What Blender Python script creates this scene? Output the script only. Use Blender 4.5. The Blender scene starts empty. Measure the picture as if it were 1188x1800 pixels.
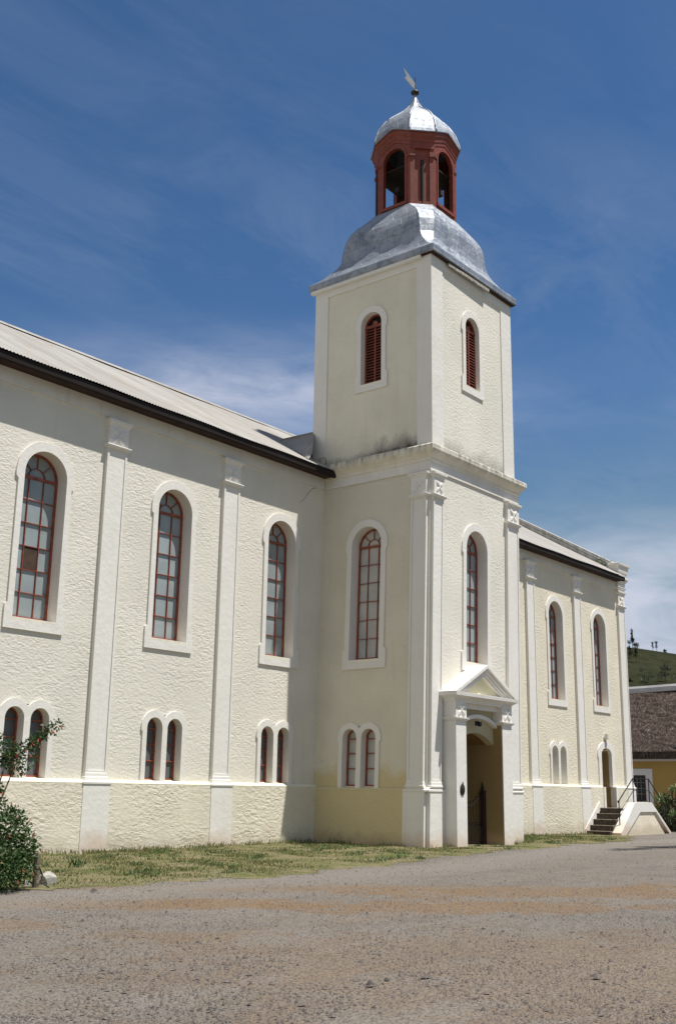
import bpy, bmesh, math, random
import numpy as np
from mathutils import Vector, Matrix
from mathutils.geometry import tessellate_polygon
R = math.radians
random.seed(7)
rng = np.random.default_rng(11)
scene = bpy.context.scene
col = scene.collection

# ------------------------------------------------------------------ camera
cam = bpy.data.cameras.new("camera"); camo = bpy.data.objects.new("camera", cam); col.objects.link(camo)
YAW, PIT, ROL = -0.88927, 0.25046, 0.015557
fw = Vector((math.sin(-YAW)*math.cos(PIT), math.cos(YAW)*math.cos(PIT), math.sin(PIT)))
rt = Vector((math.cos(YAW), math.sin(YAW), 0)); up = rt.cross(fw)
r2 = math.cos(ROL)*rt + math.sin(ROL)*up; u2 = -math.sin(ROL)*rt + math.cos(ROL)*up
M = Matrix((r2, u2, -fw)).transposed().to_4x4(); M.translation = (-27.657, -23.045, 1.612)
camo.matrix_world = M
cam.sensor_fit = 'HORIZONTAL'; cam.sensor_width = 36; cam.lens = 1913.35/1188*36
cam.clip_start = 0.1; cam.clip_end = 3000
scene.camera = camo

# ------------------------------------------------------------------ light
SUNV = Vector((0.39, -1.0, 2.7)).normalized()
sun = bpy.data.lights.new("sun", 'SUN'); suno = bpy.data.objects.new("sun", sun); col.objects.link(suno)
sun.energy = 5.0; sun.angle = R(0.5); sun.color = (1.0, 0.965, 0.90)
suno.rotation_euler = SUNV.to_track_quat('Z', 'Y').to_euler()
scene.view_settings.view_transform = 'Standard'; scene.view_settings.look = 'None'
scene.view_settings.gamma = 1.0; scene.view_settings.exposure = 0.30

class NT:
    """small helper for writing node trees"""
    def __init__(s, tree): s.t = tree; s.n = tree.nodes; s.l = tree.links
    def new(s, typ, **kw):
        n = s.n.new(typ)
        for k, v in kw.items(): setattr(n, k, v)
        return n
    def put(s, sock, v):
        if hasattr(v, 'is_linked') or isinstance(v, bpy.types.NodeSocket): s.l.new(v, sock)
        else: sock.default_value = v
    def math(s, op, a, b=0.0, clamp=False):
        n = s.new('ShaderNodeMath', operation=op); n.use_clamp = clamp
        s.put(n.inputs[0], a); s.put(n.inputs[1], b); return n.outputs[0]
    def mix(s, f, a, b, mode='MIX'):
        n = s.new('ShaderNodeMix', data_type='RGBA', blend_type=mode)
        s.put(n.inputs[0], f)
        for i, v in ((6, a), (7, b)):
            if isinstance(v, tuple): v = v if len(v) == 4 else v + (1,)
            s.put(n.inputs[i], v)
        return n.outputs[2]
    def vmap(s, v, scale=(1, 1, 1), rot=(0, 0, 0), loc=(0, 0, 0)):
        n = s.new('ShaderNodeMapping'); s.l.new(v, n.inputs[0])
        n.inputs['Scale'].default_value = scale; n.inputs['Rotation'].default_value = rot; n.inputs['Location'].default_value = loc
        return n.outputs[0]
    def noise(s, v, scale, detail=3, rough=.55, dist=0.0):
        n = s.new('ShaderNodeTexNoise'); s.l.new(v, n.inputs['Vector'])
        n.inputs['Scale'].default_value = scale; n.inputs['Detail'].default_value = detail
        n.inputs['Roughness'].default_value = rough; n.inputs['Distortion'].default_value = dist
        return n.outputs[0]
    def ramp(s, f, lo, hi, a=0.0, b=1.0):
        n = s.new('ShaderNodeMapRange', clamp=True); s.put(n.inputs[0], f)
        n.inputs[1].default_value = lo; n.inputs[2].default_value = hi
        n.inputs[3].default_value = a; n.inputs[4].default_value = b
        return n.outputs[0]
    def xyz(s, v):
        n = s.new('ShaderNodeSeparateXYZ'); s.l.new(v, n.inputs[0]); return n.outputs
    def comb(s, x, y, z):
        n = s.new('ShaderNodeCombineXYZ')
        for i, v in enumerate((x, y, z)): s.put(n.inputs[i], v)
        return n.outputs[0]

# ------------------------------------------------------------------ sky
world = bpy.data.worlds.new("World"); scene.world = world; world.use_nodes = True
wt = NT(world.node_tree); wt.n.clear()
wo = wt.new('ShaderNodeOutputWorld'); bg = wt.new('ShaderNodeBackground')
sky = wt.new('ShaderNodeTexSky', sky_type='NISHITA'); sky.sun_disc = False
sky.sun_elevation = math.asin(SUNV.z); sky.sun_rotation = math.atan2(SUNV.x, SUNV.y)
sky.altitude = 300; sky.air_density = 1.0; sky.dust_density = 0.0; sky.ozone_density = 2.0
tc = wt.new('ShaderNodeTexCoord')
d = tc.outputs['Generated']; dx, dy, dz = wt.xyz(d)
zz = wt.math('MAXIMUM', dz, 0.02)
pl = wt.comb(wt.math('DIVIDE', dx, zz), wt.math('DIVIDE', dy, zz), 0.0)      # the cloud sheet seen in perspective
def blob(c, sr, su):
    """soft patch of cloud round direction c; sr, su = angular size along and across the horizon"""
    c = Vector(c).normalized(); rr = Vector((c.y, -c.x, 0)).normalized(); uu = rr.cross(c)
    def dot(v):
        n = wt.new('ShaderNodeVectorMath', operation='DOT_PRODUCT'); wt.l.new(d, n.inputs[0]); n.inputs[1].default_value = v; return n.outputs['Value']
    a = wt.math('DIVIDE', dot(rr), sr); b = wt.math('DIVIDE', dot(uu), su)
    q = wt.math('ADD', wt.math('MULTIPLY', a, a), wt.math('MULTIPLY', b, b))
    front = wt.ramp(dot(c), 0.3, 0.6)
    return wt.math('MULTIPLY', wt.math('POWER', 2.718, wt.math('MULTIPLY', q, -1.0)), front)
BLOBS_AT = len(wt.n)
cl_n = wt.noise(wt.vmap(d, (3.0, 3.0, 11.0), (0.06, 0.05, 0)), 2.6, 7, .58, .5)
wis_n = wt.noise(wt.vmap(pl, (1.0, 2.2, 1.0), (0, 0, R(25))), 1.6, 8, .66, .8)
big_n = wt.noise(wt.vmap(pl, (.5, .5, 1)), 1.3, 3)
b1 = blob((0.672, 0.655, 0.350), 0.20, 0.038)
b2 = blob((0.905, 0.385, 0.185), 0.115, 0.045)
b2b = blob((0.88, 0.30, 0.11), 0.30, 0.045)
b3 = blob((0.90, 0.26, 0.33), 0.06, 0.03)
cum = wt.math('ADD', wt.math('ADD', wt.math('MULTIPLY', b1, 0.85), wt.math('MULTIPLY', b2, 1.0)), wt.math('ADD', wt.math('MULTIPLY', b2b, .8), wt.math('MULTIPLY', b3, .35)))
cum = wt.math('MULTIPLY', cum, wt.ramp(cl_n, 0.30, 0.62, .25, 1.0), True)
wis = wt.math('MULTIPLY', wt.ramp(wis_n, 0.42, 0.80), wt.ramp(big_n, 0.35, 0.65))
wis = wt.math('MULTIPLY', wis, 0.30)
skyc = wt.mix(1.0, sky.outputs[0], (0.63, 0.91, 1.13), 'MULTIPLY')
skyc = wt.mix(1.0, skyc, (2.6, 3.6, 5.0), 'DARKEN')
skyc = wt.mix(wt.ramp(dz, .34, .0, 0.0, .42), skyc, (5.2, 5.4, 5.8))
c1 = wt.mix(wis, skyc, (5.2, 6.0, 7.4))
c2 = wt.mix(wt.math('MULTIPLY', cum, 0.85), c1, (7.6, 8.0, 9.4))
# warm veil added to the unseen western sky to lift the shaded walls
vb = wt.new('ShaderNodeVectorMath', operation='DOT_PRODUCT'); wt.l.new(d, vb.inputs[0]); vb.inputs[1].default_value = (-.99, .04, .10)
fill_veil = wt.math('MULTIPLY', wt.ramp(vb.outputs['Value'], .05, .65), wt.ramp(wis_n, .25, .6, .55, 1.0))
c2 = wt.mix(wt.math('MULTIPLY', fill_veil, .50), c2, (10.0, 9.4, 8.5))
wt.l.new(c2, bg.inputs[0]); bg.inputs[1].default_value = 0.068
wt.l.new(bg.outputs[0], wo.inputs[0])

# ------------------------------------------------------------------ materials
def mat(name):
    m = bpy.data.materials.new(name); m.use_nodes = True
    t = NT(m.node_tree); b = t.n['Principled BSDF']
    return m, t, b
def coords(t): return t.new('ShaderNodeTexCoord').outputs['Object']
def bump(t, b, h, strength, dist):
    n = t.new('ShaderNodeBump'); n.inputs['Strength'].default_value = strength; n.inputs['Distance'].default_value = dist
    t.put(n.inputs['Height'], h); t.l.new(n.outputs[0], b.inputs['Normal']); return n
def stucco(name, base, amp=0.05, yellow=None, stain=None, scale=1.0, grime=0.0):
    """hand thrown rough cast: strokes a hand long, a little weathering"""
    m, t, b = mat(name); v = coords(t)
    v1 = t.vmap(v, (1, 1, 1.9), (R(18), R(-18), 0))
    n1 = t.noise(v1, 7.6*scale, 5, .58, .45)
    n2 = t.noise(t.vmap(v, (1, 1, 1.4), (R(-30), R(30), 0), (3, 1, 7)), 16*scale, 3, .6, .3)
    h = t.math('ADD', t.math('MULTIPLY', t.ramp(n1, .36, .64), .9), t.math('MULTIPLY', n2, 0.7))
    un = t.ramp(t.noise(v, .8, 3), .35, .65, .30, 1.0)
    bn = bump(t, b, h, 1.0, amp*.60); t.put(bn.inputs['Strength'], un)
    big = t.noise(v, 0.55, 4); mid = t.noise(v, 2.3, 4)
    c = t.mix(t.ramp(big, .35, .68), base, tuple(x*.90 for x in base))
    c = t.mix(t.math('MULTIPLY', t.ramp(mid, .5, .75), .25), c, tuple(x*y for x, y in zip(base, (.93, .90, .82))))
    x, y, z = t.xyz(v)
    stk = t.noise(t.vmap(v, (2.2, 2.2, .16)), 1.5, 5, .65)
    c = t.mix(t.math('MULTIPLY', t.ramp(stk, .56, .78), .30), c, tuple(q_*w_ for q_, w_ in zip(base, (.74, .71, .66))))
    if yellow:
        top, colr = yellow
        f = t.ramp(t.math('ADD', z, t.math('MULTIPLY', t.noise(v, 1.0, 5, .7), 1.3)), top+.85, top+.45)
        c = t.mix(f, c, colr)
    if grime:
        gz = t.math('ADD', z, t.math('MULTIPLY', t.noise(v, 2.2, 4), -.8))
        c = t.mix(t.math('MULTIPLY', t.ramp(gz, 0.05, -.35), grime), c, (.34, .24, .14))
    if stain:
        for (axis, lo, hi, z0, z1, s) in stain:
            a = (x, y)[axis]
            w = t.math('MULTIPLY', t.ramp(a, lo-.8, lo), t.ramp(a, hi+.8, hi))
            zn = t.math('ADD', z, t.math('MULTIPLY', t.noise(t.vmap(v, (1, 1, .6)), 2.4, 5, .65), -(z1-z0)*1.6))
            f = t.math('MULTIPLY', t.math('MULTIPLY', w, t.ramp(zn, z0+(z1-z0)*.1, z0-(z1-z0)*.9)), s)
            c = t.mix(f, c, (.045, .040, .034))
    t.l.new(c, b.inputs['Base Color']); b.inputs['Roughness'].default_value = .92
    b.inputs['Specular IOR Level'].default_value = .15
    return m
def paint(name, base, amp=.012, dirt=.25, low=None, topdirt=None):
    """lime washed plaster trim"""
    m, t, b = mat(name); v = coords(t)
    n1 = t.noise(v, 7, 4); n2 = t.noise(v, 1.3, 4)
    c = t.mix(t.math('MULTIPLY', t.ramp(n2, .42, .75), dirt), base, tuple(x*y for x, y in zip(base, (.80, .78, .72))))
    x, y, z = t.xyz(v)
    stk = t.noise(t.vmap(v, (4, 4, .35)), 1.6, 5, .65)
    c = t.mix(t.math('MULTIPLY', t.ramp(stk, .55, .78), dirt*1.1), c, tuple(q_*w_ for q_, w_ in zip(base, (.70, .66, .60))))
    if low:
        f = t.math('MULTIPLY', t.ramp(t.math('SUBTRACT', z, t.math('MULTIPLY', n2, .9)), .1, -.35), low)
        c = t.mix(f, c, (.55, .38, .24))
    if topdirt:
        z0, z1, s = topdirt
        st = t.noise(t.vmap(v, (3.0, 3.0, .5)), 1.6, 5, .7)
        f = t.math('MULTIPLY', t.math('MULTIPLY', t.ramp(z, z0, z1), t.ramp(st, .40, .62)), s)
        c = t.mix(f, c, (.13, .115, .09))
    t.l.new(c, b.inputs['Base Color']); b.inputs['Roughness'].default_value = .8; b.inputs['Specular IOR Level'].default_value = .2
    bump(t, b, t.math('ADD', n1, n2), .8, amp); return m
def plain(name, base, rough=.6, metal=0.0, var=.2, scale=6, amp=0.0):
    m, t, b = mat(name); v = coords(t); n = t.noise(v, scale, 4)
    c = t.mix(t.ramp(n, .3, .7), tuple(x*(1-var) for x in base), tuple(min(1, x*(1+var)) for x in base))
    t.l.new(c, b.inputs['Base Color']); b.inputs['Roughness'].default_value = rough; b.inputs['Metallic'].default_value = metal
    if amp: bump(t, b, n, .7, amp)
    return m

CREAM = (.66, .60, .46)
M_nave = stucco("roughcast_cream", (.735, .70, .615), .017)
M_right = stucco("roughcast_warm_cream", (.755, .695, .56), .024)
M_plinth = stucco("roughcast_plinth", (.725, .675, .55), .024, scale=.8, grime=.35)
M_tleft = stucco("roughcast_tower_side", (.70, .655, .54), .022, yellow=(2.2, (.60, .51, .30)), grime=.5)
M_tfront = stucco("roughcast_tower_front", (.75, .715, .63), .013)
M_uleft = stucco("roughcast_belfry_side", (.74, .70, .585), .020, stain=[(1, -4.5, -2.2, 12.45, 13.15, 1.0), (1, -2.2, .6, 12.45, 12.75, .6)])  # base raised slightly to stand for light bounced off the nave roof
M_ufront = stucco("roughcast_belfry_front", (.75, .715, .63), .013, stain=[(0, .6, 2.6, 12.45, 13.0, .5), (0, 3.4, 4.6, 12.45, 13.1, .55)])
M_stairw = stucco("roughcast_stair", (.78, .71, .57), .018, grime=.4)
M_white = paint("white_trim", (.745, .72, .675), low=.55)
M_tramp = paint("cream_ledge", (.82, .77, .60), dirt=.35)
M_cornice = paint("weathered_cornice", (.74, .70, .60), dirt=.55, topdirt=(12.05, 12.42, .95))
M_frieze = paint("white_frieze", (.735, .71, .665), dirt=.4)
M_gable = paint("mossy_coping", (.60, .585, .545), dirt=.7, topdirt=(12.4, 12.6, .55))
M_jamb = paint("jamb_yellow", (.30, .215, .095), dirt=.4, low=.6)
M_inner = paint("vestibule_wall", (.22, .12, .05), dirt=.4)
M_red = plain("oxide_red_paint", (.190, .036, .017), .55, 0, .25, 5, .004)
M_shut = plain("shutter_red", (.215, .052, .028), .6, 0, .25, 5)
M_redwin = plain("red_window_paint", (.27, .068, .036), .5, 0, .35, 9)
M_dark = plain("black_gutter", (.012, .007, .006), .95, 0, .3, 3)
M_soffit = plain("brown_soffit", (.035, .015, .011), .9, 0, .3, 3)
M_iron = plain("black_iron", (.012, .011, .011), .45, .3, .3)
M_bronze = plain("bronze", (.05, .035, .025), .45, .6, .4, 30, .01)
M_step = plain("shaded_stone_step", (.060, .045, .034), .85, 0, .45, 5, .01)  # shade on the risers is put into this dark colour
M_tread = plain("sunlit_tread", (.22, .20, .15), .9, 0, .4, 5, .01)  # paler than the risers: sun on the treads put into the colour
M_lampw = plain("lamp_white", (.62, .60, .55), .5, 0, .1)
M_wood = plain("weathered_post", (.17, .125, .10), .9, 0, .5, 14, .02)
M_board = plain("brown_board", (.055, .030, .017), .8, 0, .3)
M_rock = plain("pale_rock", (.36, .34, .30), .9, 0, .25, 5, .03)
M_bark = plain("bark", (.10, .075, .055), .9, 0, .4, 8, .02)
M_interior = plain("dark_interior", (.015, .009, .007), .9)

# painted (frosted) panes
def glass(name, base, spec=.5, rough=.22):
    m, t, b = mat(name); v = coords(t); n = t.noise(v, 1.1, 3); n2 = t.noise(v, 22, 2)
    x, y, z = t.xyz(v); wn = t.new('ShaderNodeTexWhiteNoise')
    t.l.new(t.comb(t.math('FLOOR', t.math('MULTIPLY', t.math('ADD', x, y), 2.25)), t.math('FLOOR', t.math('MULTIPLY', z, 1.63)), 0.0), wn.inputs['Vector'])
    c = t.mix(t.ramp(n, .35, .7), base, tuple(q*.78 for q in base))
    c = t.mix(t.math('MULTIPLY', wn.outputs['Value'], .30), c, tuple(q*.62 for q in base))
    t.l.new(c, b.inputs['Base Color']); b.inputs['Roughness'].default_value = rough
    b.inputs['Specular IOR Level'].default_value = spec
    bump(t, b, t.math('ADD', n, t.math('MULTIPLY', n2, .15)), .25, .02); return m
M_glass = glass("painted_glass", (.33, .375, .385))
M_glass_s = glass("pale_painted_glass", (.56, .555, .53), .4)
M_glass_d = glass("dim_glass", (.13, .14, .145))

def lead_mat():
    m, t, b = mat("sheet_lead"); v = coords(t); x, y, z = t.xyz(v)
    w = t.comb(t.math('SUBTRACT', x, y), z, 0.0)
    br = t.new('ShaderNodeTexBrick'); t.l.new(w, br.inputs['Vector'])
    br.inputs['Scale'].default_value = 1.0; br.inputs['Brick Width'].default_value = .62; br.inputs['Row Height'].default_value = .74
    br.inputs['Mortar Size'].default_value = .012; br.inputs['Mortar Smooth'].default_value = .5
    br.inputs['Color1'].default_value = (.20, .225, .27, 1); br.inputs['Color2'].default_value = (.33, .36, .41, 1); br.inputs['Mortar'].default_value = (.15, .15, .16, 1)
    n1 = t.noise(v, 1.9, 5, .6, .6); n2 = t.noise(v, 6, 4)
    c = t.mix(t.ramp(n1, .35, .65), br.outputs[0], (.39, .41, .44))
    c = t.mix(t.math('MULTIPLY', t.ramp(n2, .52, .70), .55), c, (.17, .17, .185))
    t.l.new(c, b.inputs['Base Color']); b.inputs['Metallic'].default_value = .80
    t.put(b.inputs['Roughness'], t.ramp(n2, .3, .7, .52, .68))
    h = t.math('ADD', t.math('MULTIPLY', n1, 1.0), t.math('ADD', t.math('MULTIPLY', n2, .35), t.math('MULTIPLY', br.outputs[1], .35)))
    bump(t, b, h, .6, .035); return m
M_lead = lead_mat()
def iron_roof():
    m, t, b = mat("galvanised_sheet"); v = coords(t); x, y, z = t.xyz(v)
    lane = t.noise(t.vmap(v, (1.3, .10, .10)), 1.0, 3)
    lap = t.math('PINGPONG', t.math('ADD', y, t.math('MULTIPLY', t.math('FLOOR', t.math('DIVIDE', x, 1.6)), .37)), 1.3)
    n = t.noise(v, 3, 5); n2 = t.noise(t.vmap(v, (2.4, .35, .35)), 1.6, 5, .65)
    c = t.mix(t.ramp(lane, .3, .7), (.27, .255, .23), (.375, .365, .34))
    c = t.mix(t.math('MULTIPLY', t.ramp(n2, .48, .68), .75), c, (.27, .21, .155))
    c = t.mix(t.math('MULTIPLY', t.ramp(lap, .05, .0), .7), c, (.20, .16, .12))
    c = t.mix(t.math('MULTIPLY', t.ramp(n, .55, .8), .4), c, (.34, .33, .31))
    t.l.new(c, b.inputs['Base Color']); b.inputs['Metallic'].default_value = .15; b.inputs['Roughness'].default_value = .62
    bump(t, b, n2, .3, .02); return m
M_iron_roof = iron_roof()
def thatch():
    m, t, b = mat("old_thatch"); v = coords(t)
    n = t.noise(t.vmap(v, (1.6, 5.0, 1.6)), 1.6, 6, .7, .4); n2 = t.noise(v, 7.5, 5, .7, .5); n3 = t.noise(v, .6, 4)
    c = t.mix(t.ramp(n, .36, .66), (.060, .042, .034), (.20, .155, .13))
    c = t.mix(t.ramp(n2, .54, .68), c, (.40, .355, .32))
    c = t.mix(t.math('MULTIPLY', t.ramp(n3, .4, .65), .6), c, (.09, .066, .052))
    t.l.new(c, b.inputs['Base Color']); b.inputs['Roughness'].default_value = 1.0; b.inputs['Specular IOR Level'].default_value = .05
    bump(t, b, t.math('ADD', n, n2), 1.0, .25); return m
M_thatch = thatch()

def ground_mat():
    m, t, b = mat("gravel_track"); v = coords(t); x, y, z = t.xyz(v)
    n_f = t.noise(v, 34, 3, .7); n_m = t.noise(v, 9, 4, .65); n_b = t.noise(v, .35, 4, .6); n_g = t.noise(v, 85, 2, .6)
    # wheel lanes and clay patches follow the track, which runs a little askew of the church
    lane = t.vmap(v, (.16, .9, 1), (0, 0, R(-9)))
    n_o = t.noise(lane, 1.25, 5, .6, .4); n_l = t.noise(lane, .8, 3, .5)
    vor = t.new('ShaderNodeTexVoronoi'); t.l.new(v, vor.inputs['Vector']); vor.inputs['Scale'].default_value = 28
    n_p = t.noise(v, 1.1, 5, .65)
    c = t.mix(t.ramp(n_b, .35, .65), (.20, .182, .158), (.222, .190, .156))
    c = t.mix(t.math('MULTIPLY', t.ramp(n_l, .45, .66), .8), c, (.235, .210, .182))
    c = t.mix(t.math('MULTIPLY', t.ramp(n_p, .50, .68), .55), c, (.145, .130, .117))
    c = t.mix(t.math('MULTIPLY', t.math('MULTIPLY', t.ramp(n_o, .58, .72), t.ramp(n_f, .36, .60)), .55), c, (.245, .160, .088))
    pn_ = t.noise(v, 1.1, 6, .75)
    for px_, py_, la, lb, st in ((-12.0, -10.6, 1.6, .5, .5), (-20.0, -10.2, 1.2, .5, .6), (-16.7, -9.8, 1.5, .45, .8), (-15.0, -11.5, 1.0, .35, .75), (-13.2, -13.6, 1.9, .45, .9), (-9.4, -13.9, 2.6, .55, .9), (-5.2, -16.4, 2.2, .5, .8), (-18.3, -13.2, .8, .22, .5), (-13.9, -8.75, 2.0, .25, .6), (-17.0, -17.9, 3.2, 1.4, .45)):
        q = t.xyz(t.vmap(v, (1, 1, 1), (0, 0, R(42)), (0, 0, 0)))
        ca, sa = math.cos(R(42)), math.sin(R(42)); cx_, cy_ = ca*px_-sa*py_, sa*px_+ca*py_
        e1 = t.math('DIVIDE', t.math('SUBTRACT', q[0], cx_), la*1.3); e2 = t.math('DIVIDE', t.math('SUBTRACT', q[1], cy_), lb*1.7)
        g_ = t.math('ADD', t.math('ADD', t.math('MULTIPLY', e1, e1), t.math('MULTIPLY', e2, e2)), t.math('MULTIPLY', t.math('SUBTRACT', .47, pn_), 10.0))
        c = t.mix(t.math('MULTIPLY', t.math('MULTIPLY', t.ramp(g_, 1.9, .3), t.ramp(n_f, .30, .52, .35, 1.0)), st), c, (.235, .150, .080))
    ex_ = t.math('ADD', t.ramp(x, -4, 13, -7.8, -4.3), t.math('MULTIPLY', n_b, .8))
    dl = t.math('SUBTRACT', ex_, y); lane_m = t.math('MULTIPLY', t.ramp(dl, .2, .8), t.ramp(dl, 3.0, 1.5))
    c = t.mix(t.math('MULTIPLY', lane_m, .75), c, (.225, .204, .180))
    gr_ = t.math('SUBTRACT', 1.0, t.math('MULTIPLY', lane_m, .65))
    c = t.mix(t.math('MULTIPLY', t.math('MULTIPLY', t.ramp(n_f, .48, .66), .9), gr_), c, (.058, .054, .053))
    c = t.mix(t.math('MULTIPLY', t.ramp(n_g, .56, .74), .6), c, (.27, .235, .195))
    c = t.mix(t.math('MULTIPLY', t.ramp(vor.outputs['Distance'], .22, .05), .45), c, (.095, .083, .077))
    # far ground turns to dry veld
    far = t.math('SQRT', t.math('ADD', t.math('MULTIPLY', x, x), t.math('MULTIPLY', y, y)))
    c = t.mix(t.ramp(far, 60, 110), c, (.13, .13, .06))
    t.l.new(c, b.inputs['Base Color']); b.inputs['Roughness'].default_value = .95; b.inputs['Specular IOR Level'].default_value = .1
    h = t.math('ADD', t.math('MULTIPLY', n_f, .7), t.math('ADD', t.math('MULTIPLY', n_m, .9), t.math('MULTIPLY', vor.outputs['Distance'], .5)))
    bump(t, b, h, 1.0, .035); return m
M_ground = ground_mat()
def lawn_mat():
    m, t, b = mat("worn_lawn_soil"); v = coords(t)
    n = t.noise(v, 1.1, 5, .65); n2 = t.noise(v, 14, 4)
    c = t.mix(t.ramp(n, .38, .62), (.20, .165, .10), (.095, .11, .038))
    c = t.mix(t.math('MULTIPLY', t.ramp(n2, .5, .75), .6), c, (.27, .21, .13))
    t.l.new(c, b.inputs['Base Color']); b.inputs['Roughness'].default_value = 1.0; b.inputs['Specular IOR Level'].default_value = .05
    bump(t, b, n2, 1.0, .05); return m
M_lawn = lawn_mat()
def leafm(name, a, c2, scale=3.0, trans=.25):
    m, t, b = mat(name); v = coords(t)
    n = t.noise(v, scale, 3); g = t.new('ShaderNodeNewGeometry')
    c = t.mix(t.ramp(n, .35, .65), a, c2)
    c = t.mix(t.math('MULTIPLY', g.outputs['Random Per Island'], .55), c, tuple(min(1, x*1.7) for x in c2))
    t.l.new(c, b.inputs['Base Color']); b.inputs['Roughness'].default_value = .5; b.inputs['Specular IOR Level'].default_value = .35
    tr = t.new('ShaderNodeBsdfTranslucent'); t.l.new(c, tr.inputs[0]); mx = t.new('ShaderNodeMixShader'); mx.inputs[0].default_value = trans
    out = t.n['Material Output']; t.l.new(b.outputs[0], mx.inputs[1]); t.l.new(tr.outputs[0], mx.inputs[2]); t.l.new(mx.outputs[0], out.inputs[0])
    return m
M_leaf = leafm("glossy_leaf", (.022, .052, .012), (.045, .085, .022))
M_aloe = leafm("aloe_leaf", (.13, .19, .08), (.22, .28, .135), trans=.1)
M_dleaf = leafm("dark_leaf", (.018, .034, .010), (.04, .06, .02))
M_pine = leafm("pine_needles", (.013, .022, .012), (.024, .036, .018), .4)
M_grass = leafm("grass_blade", (.085, .12, .035), (.19, .18, .078), .9, .3)
M_clump = leafm("green_clump", (.055, .10, .03), (.10, .145, .05), 1.5, .3)
M_dry = leafm("dry_stalk", (.36, .31, .17), (.45, .40, .25))
M_flower = plain("orange_red_flower", (.38, .035, .010), .5, 0, .3)
def hill_mat():
    m, t, b = mat("grassy_hill"); v = coords(t)
    n = t.noise(v, .045, 5, .6); n2 = t.noise(v, .22, 5, .7); n3 = t.noise(t.vmap(v, (1, 1, 3)), .9, 3, .7)
    c = t.mix(t.ramp(n, .38, .62), (.027, .030, .016), (.040, .041, .024))
    c = t.mix(t.math('MULTIPLY', t.ramp(n2, .5, .68), .75), c, (.015, .018, .009))
    c = t.mix(t.math('MULTIPLY', t.ramp(n3, .55, .75), .5), c, (.06, .056, .032))
    t.l.new(c, b.inputs['Base Color']); b.inputs['Roughness'].default_value = 1.0; b.inputs['Specular IOR Level'].default_value = 0
    bump(t, b, n2, 1.0, 2.0); return m
M_hill = hill_mat()
M_ochre = paint("ochre_wall", (.46, .31, .10), .01, .3)
M_hwhite = paint("house_white", (.74, .73, .71), .01, .2)
M_ridge = plain("cement_ridge", (.26, .25, .25), .85, 0, .15, 2, .02)
M_gravel = leafm("loose_stones", (.030, .027, .026), (.115, .095, .08), 6.0, 0.0)

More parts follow.
